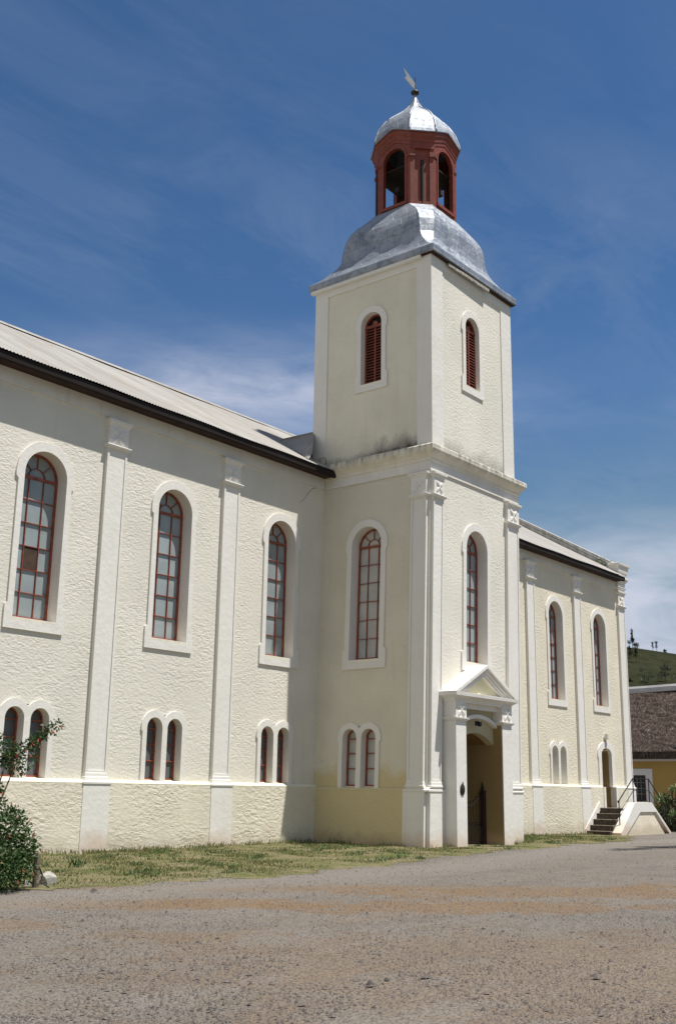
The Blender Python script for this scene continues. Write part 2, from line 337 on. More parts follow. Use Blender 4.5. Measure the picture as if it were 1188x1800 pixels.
# ------------------------------------------------------------------ mesh helpers
class MB:
    def __init__(s): s.v = []; s.f = []
    def add(s, vs, fs):
        o = len(s.v); s.v += [tuple(p) for p in vs]; s.f += [tuple(i+o for i in f) for f in fs]; return s
    def box(s, x0, x1, y0, y1, z0, z1, T=None):
        vs = [(x, y, z) for x in (x0, x1) for y in (y0, y1) for z in (z0, z1)]
        if T: vs = [T(*p) for p in vs]
        return s.add(vs, [(0, 1, 3, 2), (4, 6, 7, 5), (0, 4, 5, 1), (2, 3, 7, 6), (0, 2, 6, 4), (1, 5, 7, 3)])
    def rings(s, rings, cap=True):
        n = len(rings[0]); vs = [p for r in rings for p in r]; fs = []
        for k in range(len(rings)-1):
            for i in range(n): fs.append((k*n+i, k*n+(i+1) % n, (k+1)*n+(i+1) % n, (k+1)*n+i))
        if cap: fs.append(tuple(range(n))); fs.append(tuple((len(rings)-1)*n+i for i in range(n)))
        return s.add(vs, fs)
    def tube(s, pts, r, n=7):
        pts = [Vector(p) for p in pts]; rs = r if isinstance(r, (list, tuple)) else [r]*len(pts); rings = []
        for i, p in enumerate(pts):
            t = (pts[min(i+1, len(pts)-1)]-pts[max(i-1, 0)]).normalized()
            a = t.cross(Vector((0, 0, 1)) if abs(t.z) < .9 else Vector((1, 0, 0))).normalized(); b = t.cross(a)
            rings.append([p+(a*math.cos(2*math.pi*k/n)+b*math.sin(2*math.pi*k/n))*rs[i] for k in range(n)])
        return s.rings(rings)
    def lathe(s, c, prof, n=20):
        return s.rings([[(c[0]+r*math.cos(2*math.pi*k/n), c[1]+r*math.sin(2*math.pi*k/n), c[2]+z) for k in range(n)] for r, z in prof])
    def ell(s, c, r, n=10, m=6, jit=0):
        rings = []
        for j in range(m+1):
            a = -math.pi/2+math.pi*j/m
            rings.append([(c[0]+r[0]*max(.02, math.cos(a))*math.cos(2*math.pi*k/n)*(1+random.uniform(-jit, jit)), c[1]+r[1]*max(.02, math.cos(a))*math.sin(2*math.pi*k/n)*(1+random.uniform(-jit, jit)), c[2]+r[2]*math.sin(a)) for k in range(n)])
        return s.rings(rings)
    def plate(s, outer, holes, w0, w1, T):
        """flat slab with openings: outline and holes in (u, v), thickness from w0 to w1, T maps (u, v, w) to the world"""
        loops = [list(outer)]+[list(h) for h in holes]
        flat = [p for L in loops for p in L]; n = len(flat)
        tris = tessellate_polygon([[Vector((p[0], p[1], 0)) for p in L] for L in loops])
        vs = [T(p[0], p[1], w0) for p in flat]+[T(p[0], p[1], w1) for p in flat]
        fs = [tuple(t) for t in tris]+[tuple(i+n for i in reversed(t)) for t in tris]
        o = 0
        for L in loops:
            k = len(L)
            for i in range(k):
                a, b = o+i, o+(i+1) % k; fs.append((a, b, b+n, a+n))
            o += k
        return s.add(vs, fs)
    def bar(s, a, b, w, w0, w1, T):
        a = Vector(a); b = Vector(b); d = (b-a).normalized(); q = Vector((-d.y, d.x))*w/2
        c = [a+q, a-q, b-q, b+q]
        return s.add([T(p.x, p.y, k) for k in (w0, w1) for p in c], [(0, 1, 2, 3), (7, 6, 5, 4), (0, 4, 5, 1), (1, 5, 6, 2), (2, 6, 7, 3), (3, 7, 4, 0)])
    def build(s, name, m, parent=None, smooth=False, fix=True, shear=0.0, **props):
        me = bpy.data.meshes.new(name)
        v = s.v
        if shear: v = [(p[0]+shear*(p[2]-11.0), p[1], p[2]) for p in v]
        me.from_pydata(v, [], s.f)
        if fix:
            bm = bmesh.new(); bm.from_mesh(me); bmesh.ops.recalc_face_normals(bm, faces=bm.faces); bm.to_mesh(me); bm.free()
        if smooth: me.polygons.foreach_set('use_smooth', [True]*len(me.polygons))
        me.materials.append(m); o = bpy.data.objects.new(name, me); col.objects.link(o)
        if parent is not None: attach(o, parent)
        for k, x in props.items(): o[k] = x
        return o
WLOC = {}
def attach(o, parent):
    o.parent = parent
    base = Vector((0, 0, 0)); p = parent
    while p is not None: base += p.location; p = p.parent
    o.location = -base
def thing(name, loc, label, cat, group=None):
    o = bpy.data.objects.new(name, None); col.objects.link(o); o.location = loc; o.empty_display_size = .3
    o['label'] = label; o['category'] = cat
    if group: o['group'] = group
    return o
def tag(o, label, cat, group=None):
    o['label'] = label; o['category'] = cat
    if group: o['group'] = group
    return o
def quads(name, pos, nrm, tan, L, W, m, parent=None, tip=.15, curl=0.0, **props):
    """many leaf-shaped faces in one mesh: pos, nrm, tan are (n, 3) arrays"""
    n = len(pos); L = np.broadcast_to(np.asarray(L, float), (n,))[:, None]; W = np.broadcast_to(np.asarray(W, float), (n,))[:, None]
    tan = tan/np.linalg.norm(tan, axis=1, keepdims=True); b = np.cross(nrm, tan); b /= np.linalg.norm(b, axis=1, keepdims=True)+1e-9
    mid = pos+tan*L*.5; nn = np.cross(tan, b)
    v = np.stack([pos, mid+b*W*.5+nn*L*curl, pos+tan*L, mid-b*W*.5+nn*L*curl], 1).reshape(-1, 3)
    me = bpy.data.meshes.new(name); me.vertices.add(4*n); me.vertices.foreach_set('co', v.ravel())
    me.loops.add(4*n); me.loops.foreach_set('vertex_index', np.arange(4*n, dtype=np.int32))
    me.polygons.add(n); me.polygons.foreach_set('loop_start', np.arange(0, 4*n, 4, dtype=np.int32)); me.polygons.foreach_set('loop_total', np.full(n, 4, np.int32))
    me.update(); me.validate(); me.materials.append(m); o = bpy.data.objects.new(name, me); col.objects.link(o)
    if parent is not None: attach(o, parent)
    for k, x in props.items(): o[k] = x
    return o
def unit(n):
    a = rng.normal(size=(n, 3)); return a/np.linalg.norm(a, axis=1, keepdims=True)
def clumps(cs, per, shell=.55):
    """points spread through ellipsoids (x, y, z, rx, ry, rz)"""
    out = []; nr = []
    for c in cs:
        k = max(6, int(per*(c[3]*c[4]*c[5])**.5 if per > 0 else -per)); u = unit(k); r = (shell+(1-shell)*rng.random(k))[:, None]
        out.append(np.array(c[:3])+u*r*np.array(c[3:6])); nr.append(u)
    return np.concatenate(out), np.concatenate(nr)

def gz(x, y):
    """gently falling ground"""
    s = min(1, max(0, (x-5)/12)); s = s*s*(3-2*s); l = min(1, max(0, (-3-x)/6)); l = l*l*(3-2*l)
    return -.14*s-.05*l

# ------------------------------------------------------------------ ground, lawn, hill
def grid_axis(lo, hi, dense_lo, dense_hi, step, coarse):
    a = list(np.arange(dense_lo, dense_hi+1e-6, step)); x = dense_hi; st = step
    while x < hi: st *= coarse; x += st; a.append(min(x, hi))
    x = dense_lo; st = step; pre = []
    while x > lo: st *= coarse; x -= st; pre.append(max(x, lo))
    return pre[::-1]+a
gxs = grid_axis(-1500, 1500, -32, 36, 1.0, 1.6); gys = grid_axis(-1500, 1500, -26, 4, 1.0, 1.6)
mb = MB(); nx = len(gxs)
vs = [(x, y, gz(x, y)+.012*math.sin(x*1.3+y*.7)*math.cos(y*1.9-x*.3)-(0 if -40 < x < 60 else .3)) for y in gys for x in gxs]
mb.add(vs, [(j*nx+i, j*nx+i+1, (j+1)*nx+i+1, (j+1)*nx+i) for j in range(len(gys)-1) for i in range(nx-1)])
mb.build('ground', M_ground, smooth=True, kind='structure')

EDGE = [(-40, -6.2), (-22, -6.6), (-16.5, -7.1), (-15.2, -7.5), (-13.7, -7.95), (-10.5, -7.9), (-8.5, -7.7), (-4.7, -7.25), (-2.5, -6.85), (-1, -6.45), (1.2, -6.2), (2.9, -6.15), (5.3, -5.85), (8.2, -5.4), (12.4, -4.6), (16.5, -3.0), (18.3, -2.1), (18.6, -1.7)]
def edge_y(x): return float(np.interp(x, [e[0] for e in EDGE], [e[1] for e in EDGE]))
mb = MB(); xs = np.arange(-40, 18.6, .12); rows = 8; vv = []
for x in xs:
    e = edge_y(x)+.22*math.sin(x*1.3+.5*math.sin(x*.7))+.14*math.sin(x*4.1+1)+random.uniform(-.16, .16)
    y1 = .3 if (x < -.6 or x > 5.2) else -4.3
    for k in range(rows):
        y = e+(y1-e)*k/(rows-1); vv.append((x, y, gz(x, y)+.012*math.sin(x*1.3+y*.7)*math.cos(y*1.9-x*.3)+(.004 if k == 0 else .03+.02*math.sin(x*3+y*4))))
mb.add(vv, [(i*rows+k, i*rows+k+1, (i+1)*rows+k+1, (i+1)*rows+k) for i in range(len(xs)-1) for k in range(rows-1)])
mb.build('lawn', M_lawn, smooth=True, kind='structure')

def hill_h(x, y):
    a = 58*math.exp(-(((x-300)/150)**2+((y-175)/130)**2)); b = 30*math.exp(-(((x-420)/160)**2+((y-60)/150)**2))
    return .775*(a+b*.9-2.0)+.9*math.sin(x*.05)*math.sin(y*.06)
mb = MB(); hx = np.arange(60, 640, 7.0); hy = np.arange(-180, 480, 7.0)
mb.add([(x, y, hill_h(x, y)) for y in hy for x in hx], [(j*len(hx)+i, j*len(hx)+i+1, (j+1)*len(hx)+i+1, (j+1)*len(hx)+i) for j in range(len(hy)-1) for i in range(len(hx)-1)])
mb.build('hill', M_hill, smooth=True, kind='structure')

# ------------------------------------------------------------------ the church
church = thing('church', (2.7, -2.0, 0), 'cream roughcast church with white pilasters, iron roof and a square bell tower', 'church')
SH = .030; D = 4.36
T_nave = lambda u, v, w: (u, w, v)
T_tl = lambda u, v, w: (w, u, v)                 # side of the tower, u = y
T_tf = lambda u, v, w: (u, -D+w, v)              # front of the tower
UX, UXR, UYF, UYB = .113, 5.264, -4.364, .639
T_ul = lambda u, v, w: (UX+w, u, v)
T_uf = lambda u, v, w: (u, UYF+w, v)
ZF, ZCAP, ZLED = 11.62, 11.50, 10.70

def arch(c, h, z0, zs, n=18, rise=None):
    rise = h if rise is None else rise
    return [(c-h, z0), (c+h, z0)]+[(c+h*math.cos(math.pi*k/n), zs+rise*math.sin(math.pi*k/n)) for k in range(n+1)]
def wob(p, a=.006): return [(x+random.uniform(-a, a), y+random.uniform(-a, a)) for x, y in p]

def tall_window(T, c, ho, hs, z0, zs, zb, rows, parent, shear=0, depth=.39, flip=1, glassm=None, board=None, hole=None, kind='glass', ear=True, name='window'):
    """round headed opening: plastered surround with ears and a block at the foot, frame, panes, sill"""
    n = 18; k = ho+.245 if ho > .5 else ho+.235
    zt = zs-.22; zl = z0+.30; s = hs-.075
    out = [(c-hs, zb), (c+hs, zb), (c+hs, zl), (c+s, zl+.04), (c+s, zt), (c+k, zt+.06)]
    out += [(c+k*math.cos(math.pi*i/n), zs+k*math.sin(math.pi*i/n)) for i in range(n+1)]
    out += [(c-k, zt+.06), (c-s, zt), (c-s, zl+.04), (c-hs, zl)]
    op = arch(c, ho, z0, zs)
    w = MB().plate(wob(out), [op], -.05, depth+.12, T).build(name, M_white, parent, shear=shear)
    sl = MB(); sl.add([T(c-ho, z0-.02, -.052), T(c+ho, z0-.02, -.052), T(c+ho, z0+.035, depth), T(c-ho, z0+.035, depth), T(c-ho, z0-.10, -.048), T(c+ho, z0-.10, -.048), T(c+ho, z0-.10, depth), T(c-ho, z0-.10, depth)],
        [(0, 1, 2, 3), (4, 7, 6, 5), (0, 4, 5, 1), (1, 5, 6, 2), (2, 6, 7, 3), (3, 7, 4, 0)]); sl.build('sill', M_tramp, w, shear=shear)
    d0, d1 = depth-.05, depth+.03; a = ho-.002; fwid = .052 if kind == 'glass' else .055
    fr = MB().plate(arch(c, a, z0+.02, zs), [arch(c, a-fwid, z0+.02+fwid*1.5, zs)], d0, d1, T)
    if kind == 'glass':
        bw = .018
        fr.bar((c-a, zs), (c+a, zs), .075, d0+.004, d1-.004, T)
        H = zs-(z0+.1)
        for r in range(1, rows):
            zz = z0+.1+H*r/rows; j = random.uniform(-.012, .012)
            fr.bar((c-a, zz+j), (c+a, zz-j*.5), bw, d0+.012, d1-.006, T)
        for q in (-1, 1):
            fr.bar((c+q*a*.345, z0+.06), (c+q*a*.345+random.uniform(-.01, .01), zs), bw, d0+.008, d1-.008, T)
        r0 = a*.40; pts = [(c+r0*math.cos(math.pi*i/10), zs+r0*math.sin(math.pi*i/10)) for i in range(11)]
        for i in range(10): fr.bar(pts[i], pts[i+1], bw, d0+.010, d1-.010, T)
        for an in (45, 90, 135): fr.bar((c+r0*math.cos(R(an)), zs+r0*math.sin(R(an))), (c+a*math.cos(R(an)), zs+a*math.sin(R(an))), bw, d0+.012, d1-.012, T)
        fr.build('window_frame', M_redwin, w, shear=shear)
        MB().plate(arch(c, a-.02, z0+.05, zs), [], depth+.005, depth+.018, T).build('pane', glassm or M_glass, w, shear=shear)
        if board is not None:
            rr = board; z_0 = z0+.1+H*rr/rows; z_1 = z0+.1+H*(rr+1)/rows
            MB().plate([(c-a*.33, z_0+.02), (c+a*.33, z_0+.02), (c+a*.33, z_1-.02), (c-a*.33, z_1-.02)], [], depth-.015, depth+.0045, T).build('board', M_board, w, shear=shear, label='brown board closing one broken pane')
    else:                                                        # louvred shutters
        zt = zs+.02
        fr.bar((c-a, zt), (c+a, zt), .10, d0-.01, d1-.004, T)
        fr.bar((c, z0+.05), (c, zt), .055, d0-.006, d1-.006, T)
        fr.plate([(c+.11*math.cos(2*math.pi*i/14), zt+.07+.11*math.sin(2*math.pi*i/14)) for i in range(14)], [], d0-.013, d1-.01, T)
        fr.build('shutter_frame', M_shut, w, shear=shear)
        lv = MB(); z = z0+.14
        while z < zt-.08:
            for q in (-1, 1):
                u0, u1 = sorted((c+q*.03, c+q*(a-fwid+.004)))
                lv.add([T(u0, z, d0), T(u1, z, d0), T(u1, z+.075, d1-.005), T(u0, z+.075, d1-.005), T(u0, z-.014, d0), T(u1, z-.014, d0), T(u1, z+.061, d1-.005), T(u0, z+.061, d1-.005)],
                    [(0, 1, 2, 3), (7, 6, 5, 4), (0, 4, 5, 1), (1, 5, 6, 2), (2, 6, 7, 3), (3, 7, 4, 0)])
            z += .105
        lv.build('louvre_slats', M_shut, w, shear=shear)
        MB().plate(arch(c, a-.01, z0+.03, zs), [], depth+.06, depth+.075, T).build('backing', M_interior, w, shear=shear)
    return w

def twin_window(T, c, zp, zs, parent, shear=0, depth=.26, glassm=None, blind=False, flip=1, ledge=.17):
    """pair of narrow round headed lights standing on the plinth ledge"""
    mh, oh, sh = .094, .649, .85; r = (oh-mh)/2; cc = (oh+mh)/2; k = r+.195; n = 14
    zt = zs-.12; s = sh-.055
    ang = math.acos(min(1, cc/k))
    ra = [(c+cc+k*math.cos(t), zs+k*math.sin(t)) for t in np.linspace(0, math.pi-ang, n)]
    la = [(c-cc-k*math.cos(t), zs+k*math.sin(t)) for t in np.linspace(math.pi-ang, 0, n)][1:]
    out = [(c-s, zp), (c+s, zp), (c+s, zt), (c+cc+k, zt+.05)]+ra+la+[(c-cc-k, zt+.05), (c-s, zt)]
    ops = [arch(c+q*cc, r, zp+.012, zs, 14) for q in (-1, 1)]
    w = MB().plate(wob(out, .005), ops, -.05, depth+.12, T).build('window', M_white, parent, shear=shear)
    for q in (-1, 1):
        u = c+q*cc
        sl = MB(); sl.add([T(u-r, zp+.005, -.045), T(u+r, zp+.005, -.045), T(u+r, zp+.10, depth), T(u-r, zp+.10, depth), T(u-r, zp-.10, -.045), T(u+r, zp-.10, -.045), T(u+r, zp-.10, depth), T(u-r, zp-.10, depth)],
            [(0, 1, 2, 3), (4, 7, 6, 5), (0, 4, 5, 1), (1, 5, 6, 2), (2, 6, 7, 3), (3, 7, 4, 0)]); sl.build('sill', M_tramp, w, shear=shear)
        d0, d1 = depth-.05, depth+.03; a = r-.002
        if blind:
            MB().plate(arch(u, a, zp+.06, zs, 14), [], depth, depth+.02, T).build('blind_panel', M_frieze, w, shear=shear); continue
        fr = MB().plate(arch(u, a, zp+.08, zs, 14), [arch(u, a-.04, zp+.13, zs, 14)], d0, d1, T)
        H = zs-(zp+.15)
        for i in range(1, 4): fr.bar((u-a, zp+.15+H*i/3-(.0 if i < 3 else .02)), (u+a, zp+.15+H*i/3-(.0 if i < 3 else .02)), 0.034, d0+.006, d1-.006, T)
        fr.build('window_frame', M_redwin, w, shear=shear)
        MB().plate(arch(u, a-.02, zp+.1, zs, 14), [], depth+.005, depth+.018, T).build('pane', glassm or M_glass_d, w, shear=shear)
    return w
def twin_hole(c, zp, zs):
    return [(c-.72, zp-.02), (c+.72, zp-.02), (c+.72, zs+.22), (c+.45, zs+.36), (c-.45, zs+.36), (c-.72, zs+.22)]
def tall_hole(c, ho, z0, zs): return arch(c, ho+.07, z0-.07, zs, 12)

def rect_loft(mb, T, u0, u1, prof, back=.06):
    """moulding round three sides of a pilaster: prof = (z, proud, spread)"""
    rings = []
    for z, p, e in prof:
        rings.append([T(u0-e, z, back), T(u1+e, z, back), T(u1+e, z, -p), T(u0-e, z, -p)])
    return mb.rings(rings)
def rosette(mb, T, c, z, r, w):
    """four carved petals in a cross on the capital's panel"""
    for q in (45, 135, 225, 315):
        dx, dz = math.cos(R(q)), math.sin(R(q)); ring = []
        pts = [(.12, .05), (.45, .26), (.8, .24), (1.1, .06)]
        L = [(c+r*(a*dx-b*dz), z+r*(a*dz+b*dx)) for a, b in pts]+[(c+r*(a*dx+b*dz), z+r*(a*dz-b*dx)) for a, b in reversed(pts)]
        Ls = [(c+r*.62*dx+(p[0]-c-r*.62*dx)*.45, z+r*.62*dz+(p[1]-z-r*.62*dz)*.45) for p in L]
        mb.rings([[T(p[0], p[1], w+.005) for p in L], [T(p[0], p[1], w-.020) for p in L], [T(p[0], p[1], w-.040) for p in Ls]])
    c8 = [(c+r*.16*math.cos(2*math.pi*i/8), z+r*.16*math.sin(2*math.pi*i/8)) for i in range(8)]
    mb.rings([[T(p[0], p[1], w+.005) for p in c8], [T(p[0], p[1], w-.035) for p in c8]])

def pilaster(T, u0, u1, b0, b1, zg, zp, parent, shear=0, plinth=.15, top=ZF, sb=None):
    sb = zp+.215; p0, p1 = .085, .112
    m = MB(); mg = .065
    m.plate([(u0, zp+.1), (u1, zp+.1), (u1, ZLED), (u0, ZLED)], [], -p0, .05, T)
    m.plate([(u0, zp+.1), (u1, zp+.1), (u1, ZLED), (u0, ZLED)], [[(u0+mg, sb+.07), (u1-mg, sb+.07), (u1-mg, ZLED-.05), (u0+mg, ZLED-.05)]], -p1, -p0+.002, T)
    sh = m.build('pilaster', M_white, parent, shear=shear)
    q = MB(); q.plate([(b0, zg), (b1, zg), (b1, zp-.055), (b0, zp-.055)], [], -(plinth+.035), .05, T); q.build('plinth_block', M_white, sh, shear=shear)
    q = MB(); e = ((b1-b0)-(u1-u0))/2+.012
    rect_loft(q, T, u0, u1, [(zp-.055, plinth+.040, e), (zp-.05, plinth+.055, e+.012), (zp-.005, plinth+.058, e+.014), (zp+.03, plinth+.01, e*.55), (zp+.085, .150, .04), (zp+.12, .145, .034), (zp+.14, .13, .02), (sb, .125, .012), (sb+.02, p1+.004, .002)])
    q.build('base_moulding', M_white, sh, shear=shear)
    cp = MB(); zl, zc = ZLED, ZCAP
    rect_loft(cp, T, u0, u1, [(zl-.03, p1+.01, .006), (zl-.01, p1+.045, .035), (zl+.05, p1+.085, .075), (zl+.075, p1+.08, .07), (zl+.085, p1+.01, .0), (zc-.17, p1+.01, .0), (zc-.155, p1+.022, .012), (zc-.08, p1+.06, .05), (zc-.065, p1+.085, .075), (zc, p1+.09, .08), (zc+.01, p1+.02, .01)])
    rosette(cp, T, (u0+u1)/2, (zl+zc)/2-.06, min(.27, (u1-u0)*.36), -(p1+.01))
    cp.build('capital', M_white, sh, shear=shear)
    return sh

ZPN, ZPT, ZPR = 1.725, 1.66, 1.94                # plinth tops: nave, tower, east wing
W_NAVE = [-15.87, -11.33, -6.79, -2.13]; TW_NAVE = [-15.83, -11.29, -6.76, -2.19]
W_R = [16.385, 20.80]; W_HO, W_Z0, W_ZS, W_ZB = .655, 5.653, 9.40, 5.36
XL, XR, NB = -18.3, 23.62, 12.7                   # nave from west to east end; NB = its depth
EAVE_Z = 11.97
# walls
MB().plate([(XL, -.4), (.3, -.4), (.3, EAVE_Z), (XL, EAVE_Z)], [tall_hole(c, W_HO, W_Z0, W_ZS) for c in W_NAVE]+[twin_hole(c, ZPN, 3.205) for c in TW_NAVE], 0, .6, T_nave).build('nave_wall', M_nave, church)
DOORC, DOORH = 20.98, .53
rh = [tall_hole(c, W_HO, W_Z0, W_ZS) for c in W_R]+[twin_hole(16.30, ZPR, 3.40)]
notch = [(DOORC-DOORH-.10, -.4)]+[(x, z) for x, z in [(DOORC-DOORH-.10, 3.48), (DOORC, 3.82), (DOORC+DOORH+.10, 3.48)]]+[(DOORC+DOORH+.10, -.4)]
MB().plate([(4.8, -.4)]+notch+[(XR-.62, -.4), (XR-.62, EAVE_Z), (4.8, EAVE_Z)], rh, 0, .6, T_nave).build('nave_wall', M_right, church, label='warmer cream end of the nave beyond the tower')
MB().box(XL+.6, XR-.7, NB-.6, NB, -.4, EAVE_Z).build('nave_wall', M_nave, church, label='plain back wall of the nave')
SLOPE = .59
def roof_z(y): return 12.16+SLOPE*(min(y, NB-y)+.5)
RIDGE = NB/2
for x0, x1, mm in ((XL, XL+.6, M_nave), (XR-.62, XR-.02, M_gable)):
    par = .28
    prof = [(0.004, -.4), (NB-.004, -.4), (NB-.004, roof_z(0)+par), (RIDGE, roof_z(RIDGE)+par), (0.004, roof_z(0)+par)]
    MB().plate(prof, [], x0, x1, lambda u, v, w: (w, u, v)).build('gable_wall', mm, church)
    cop = [(-.10, roof_z(0)+par+.003), (-.10, roof_z(0)+par+.14), (RIDGE, roof_z(RIDGE)+par+.14), (NB, roof_z(0)+par+.14), (NB, roof_z(0)+par+.003), (RIDGE, roof_z(RIDGE)+par+.003)]
    MB().plate(cop, [], x0-.05, x1+.06, lambda u, v, w: (w, u, v)).build('gable_coping', M_gable, church)
# kneeler at the east end
kx0, kx1 = 22.93, 23.66
kn = MB()
def kring(z, e): return [(kx0-e, .25, z), (kx1+e, .25, z), (kx1+e, -.12-e, z), (kx0-e, -.12-e, z)]
kn.rings([kring(z, e) for z, e in [(11.50, .02), (11.62, .02), (11.64, .06), (11.70, .08), (11.72, .03), (11.95, .05), (12.06, .14), (12.14, .18), (12.20, .18), (12.22, .10), (12.42, .12), (12.45, .16), (12.75, .20), (12.80, .26), (12.90, .27), (12.93, .18)]])
kn.build('kneeler', M_frieze, church)
# plinth with its sloping ledge
def plinth_run(x0, x1, zp, m):
    pr = [(.02, -.4), (-.17, -.4), (-.17, zp-.045), (-.155, zp-.02), (-.05, zp+.04), (.02, zp+.055)]
    o = MB().rings([[(x, y, z) for y, z in pr] for x in (x0, x1)]).build('plinth', m, church)
    l = MB().rings([[(x, y, z) for y, z in [(-.172, zp-.035), (-.172, zp-.015), (-.03, zp+.055), (-.003, zp+.06), (-.003, zp+.02)]] for x in (x0+.004, x1-.004)])
    l.build('plinth_ledge', M_tramp, o); return o
plinth_run(XL, -.02, ZPN, M_plinth); plinth_run(5.25, DOORC-DOORH-.20, ZPR, M_plinth); plinth_run(DOORC+DOORH+.20, XR-.05, ZPR, M_plinth)
# frieze, eaves, gutter
for x0, x1 in ((XL, -.06), (5.45, 22.9)):
    MB().box(x0, x1, -.045, .03, ZF-.05, EAVE_Z+.02).build('frieze', M_frieze, church)
    MB().box(x0, x1, -.44, .02, EAVE_Z-.005, EAVE_Z+.045).build('soffit', M_soffit, church)
    g = MB(); pts = [(-.44, EAVE_Z-.03), (-.49, EAVE_Z-.06), (-.545, EAVE_Z-.03), (-.555, EAVE_Z+.05), (-.555, 12.13), (-.535, 12.13), (-.53, 12.02), (-.46, 12.02), (-.44, 12.10)]
    xs_ = list(np.arange(x0, x1, 1.5))+[x1]
    g.rings([[(x, y, z+.008*math.sin(x*.9)) for y, z in pts] for x in xs_]); g.build('gutter', M_dark, church)
cr = MB(); cr.tube([(-.32, -.004, 11.60), (-.64, -.004, 11.50), (-.80, -.004, 11.36), (-.88, -.004, 11.26), (-.97, -.004, 11.12), (-1.12, -.004, 10.98), (-1.32, -.004, 10.86)], [.004, .007, .006, .008, .006, .005, .003], 5)
cr.build('wall_crack', M_bark, church, label='thin jagged crack running down from the eaves near the tower')
# corrugated iron roof
def corrugated(name, x0, x1, zf, y0, y1, pitch=.105, amp=.013, seg=4):
    n = int((x1-x0)/pitch*seg); ys = np.linspace(y0, y1, 9); vs = []
    for i in range(n+1):
        x = x0+(x1-x0)*i/n; a = amp*math.sin(2*math.pi*x/pitch)
        for j, y in enumerate(ys): vs.append((x, y, zf(y)+a+.012*math.sin(x*.35+y)+.01*math.sin(x*1.7)))
    k = len(ys); m = MB(); m.add(vs, [(i*k+j, (i+1)*k+j, (i+1)*k+j+1, i*k+j+1) for i in range(n) for j in range(k-1)])
    return m
rz = lambda y: 12.175+SLOPE*(y+.55)
o = corrugated('nave_roof', XL+.62, XR-.64, rz, -.60, RIDGE).build('nave_roof', M_iron_roof, church, smooth=True, fix=False)
b = MB(); b.add([(XL+.62, RIDGE, rz(RIDGE)), (XR-.64, RIDGE, rz(RIDGE)), (XR-.64, NB+.5, 12.2), (XL+.62, NB+.5, 12.2)], [(0, 1, 2, 3)]); b.build('back_slope', M_iron_roof, o)
rc = MB(); rc.rings([[(x, RIDGE+dy, rz(RIDGE)+dz) for dy, dz in ((-.28, -.12), (-.07, .05), (.07, .05), (.28, -.12), (0, -.03))] for x in (XL+.62, XR-.64)]); rc.build('ridge_cap', M_iron_roof, o)
# flat-topped saddle of sheet iron joining the tower to the nave roof, its west slope in the tower's shade
sd = MB(); yb0 = UYB+.02
for q in (1, -1):
    X_ = lambda x: x if q == 1 else 2*CXS-x
    CXS = (UX+UXR)/2
    A_, B_, C_, D_ = (.10, yb0-.05, 13.80), (.17, 2.31, 13.86), (-1.24, -.32, 12.32), (-.95, -.22, 12.60)
    nseg = 26; up, lo = [], []
    for k_ in range(nseg+1):
        s_ = k_/nseg; a = .012*(1 if k_ % 2 else -1)
        # ribs run down the slope: upper line A to B (then B), lower line along hip and valley
        u_ = Vector(A_).lerp(Vector(B_), s_); lo_ = Vector(D_).lerp(Vector(C_), min(1, s_*4)) if s_ < .25 else Vector(C_).lerp(Vector(B_), (s_-.25)/.75)
        up.append((X_(u_.x), u_.y, u_.z+a)); lo.append((X_(lo_.x), lo_.y, lo_.z+a+.015))
    sd.add(up+lo, [(k_, k_+1, nseg+2+k_, nseg+1+k_) for k_ in range(nseg)])
sd.add([(.10, yb0-.05, 13.82), (.17, 2.31, 13.88), (2*CXS-.17, 2.31, 13.88), (2*CXS-.10, yb0-.05, 13.82)], [(0, 1, 2, 3)])
so = sd.build('saddle_roof', M_iron_roof, church, fix=False)
MB().tube([(.11, yb0, 13.83), (.17, 2.33, 13.88)], .03, 6).build('ridge_cap', M_iron_roof, so)

# windows of the nave
for i, (c, t) in enumerate(zip(W_NAVE, TW_NAVE)):
    tall_window(T_nave, c, W_HO, .90, W_Z0, W_ZS, W_ZB, 6, church, board=2 if i == 1 else None)
    twin_window(T_nave, t, ZPN, 3.205, church)
for c in W_R: tall_window(T_nave, c, W_HO, .90, W_Z0, W_ZS, W_ZB, 6, church, depth=.36, glassm=M_glass)
twin_window(T_nave, 16.30, ZPR, 3.36, church, depth=.5, blind=True)
# pilasters
for u0, u1 in ((-18.25, -17.55), (-14.0, -13.31), (-9.45, -8.76), (-4.905, -4.22)):
    pilaster(T_nave, u0, u1, u0-.09, u1+.085, -.4, ZPN, church)
for u0, u1 in ((13.70, 14.39), (18.14, 18.83), (22.93, 23.66)):
    pilaster(T_nave, u0, u1, u0-.09, u1+.085, -.4, ZPR, church)

# side door up the steps
dj = [(DOORC-DOORH-.34, .9), (DOORC+DOORH+.34, .9), (DOORC+DOORH+.34, 3.42), (DOORC+.42, 3.86), (DOORC, 4.04), (DOORC-.42, 3.86), (DOORC-DOORH-.34, 3.42)]
do = arch(DOORC, DOORH, .9, 3.42, 14, .30)
dj2 = [(DOORC-DOORH-.30, ZPR), (DOORC+DOORH+.30, ZPR), (DOORC+DOORH+.30, 3.25), (DOORC+DOORH+.36, 3.30), (DOORC+DOORH+.36, 3.48)]+[(DOORC+(DOORH+.36)*math.cos(math.pi*i/12), 3.48+.52*math.sin(math.pi*i/12)) for i in range(13)]+[(DOORC-DOORH-.36, 3.30), (DOORC-DOORH-.30, 3.25)]
dd = MB().plate(dj2, [arch(DOORC, DOORH, ZPR+.001, 3.42, 14, .30)], -.05, .12, T_nave)
dr = dd.build('doorway', M_white, church)
for s in (-1, 1):
    q = MB(); q.box(DOORC+s*(DOORH+.12)-.10, DOORC+s*(DOORH+.12)+.10, -.20, .10, .85, ZPR-.002)
    q.build('jamb', M_white, dr)
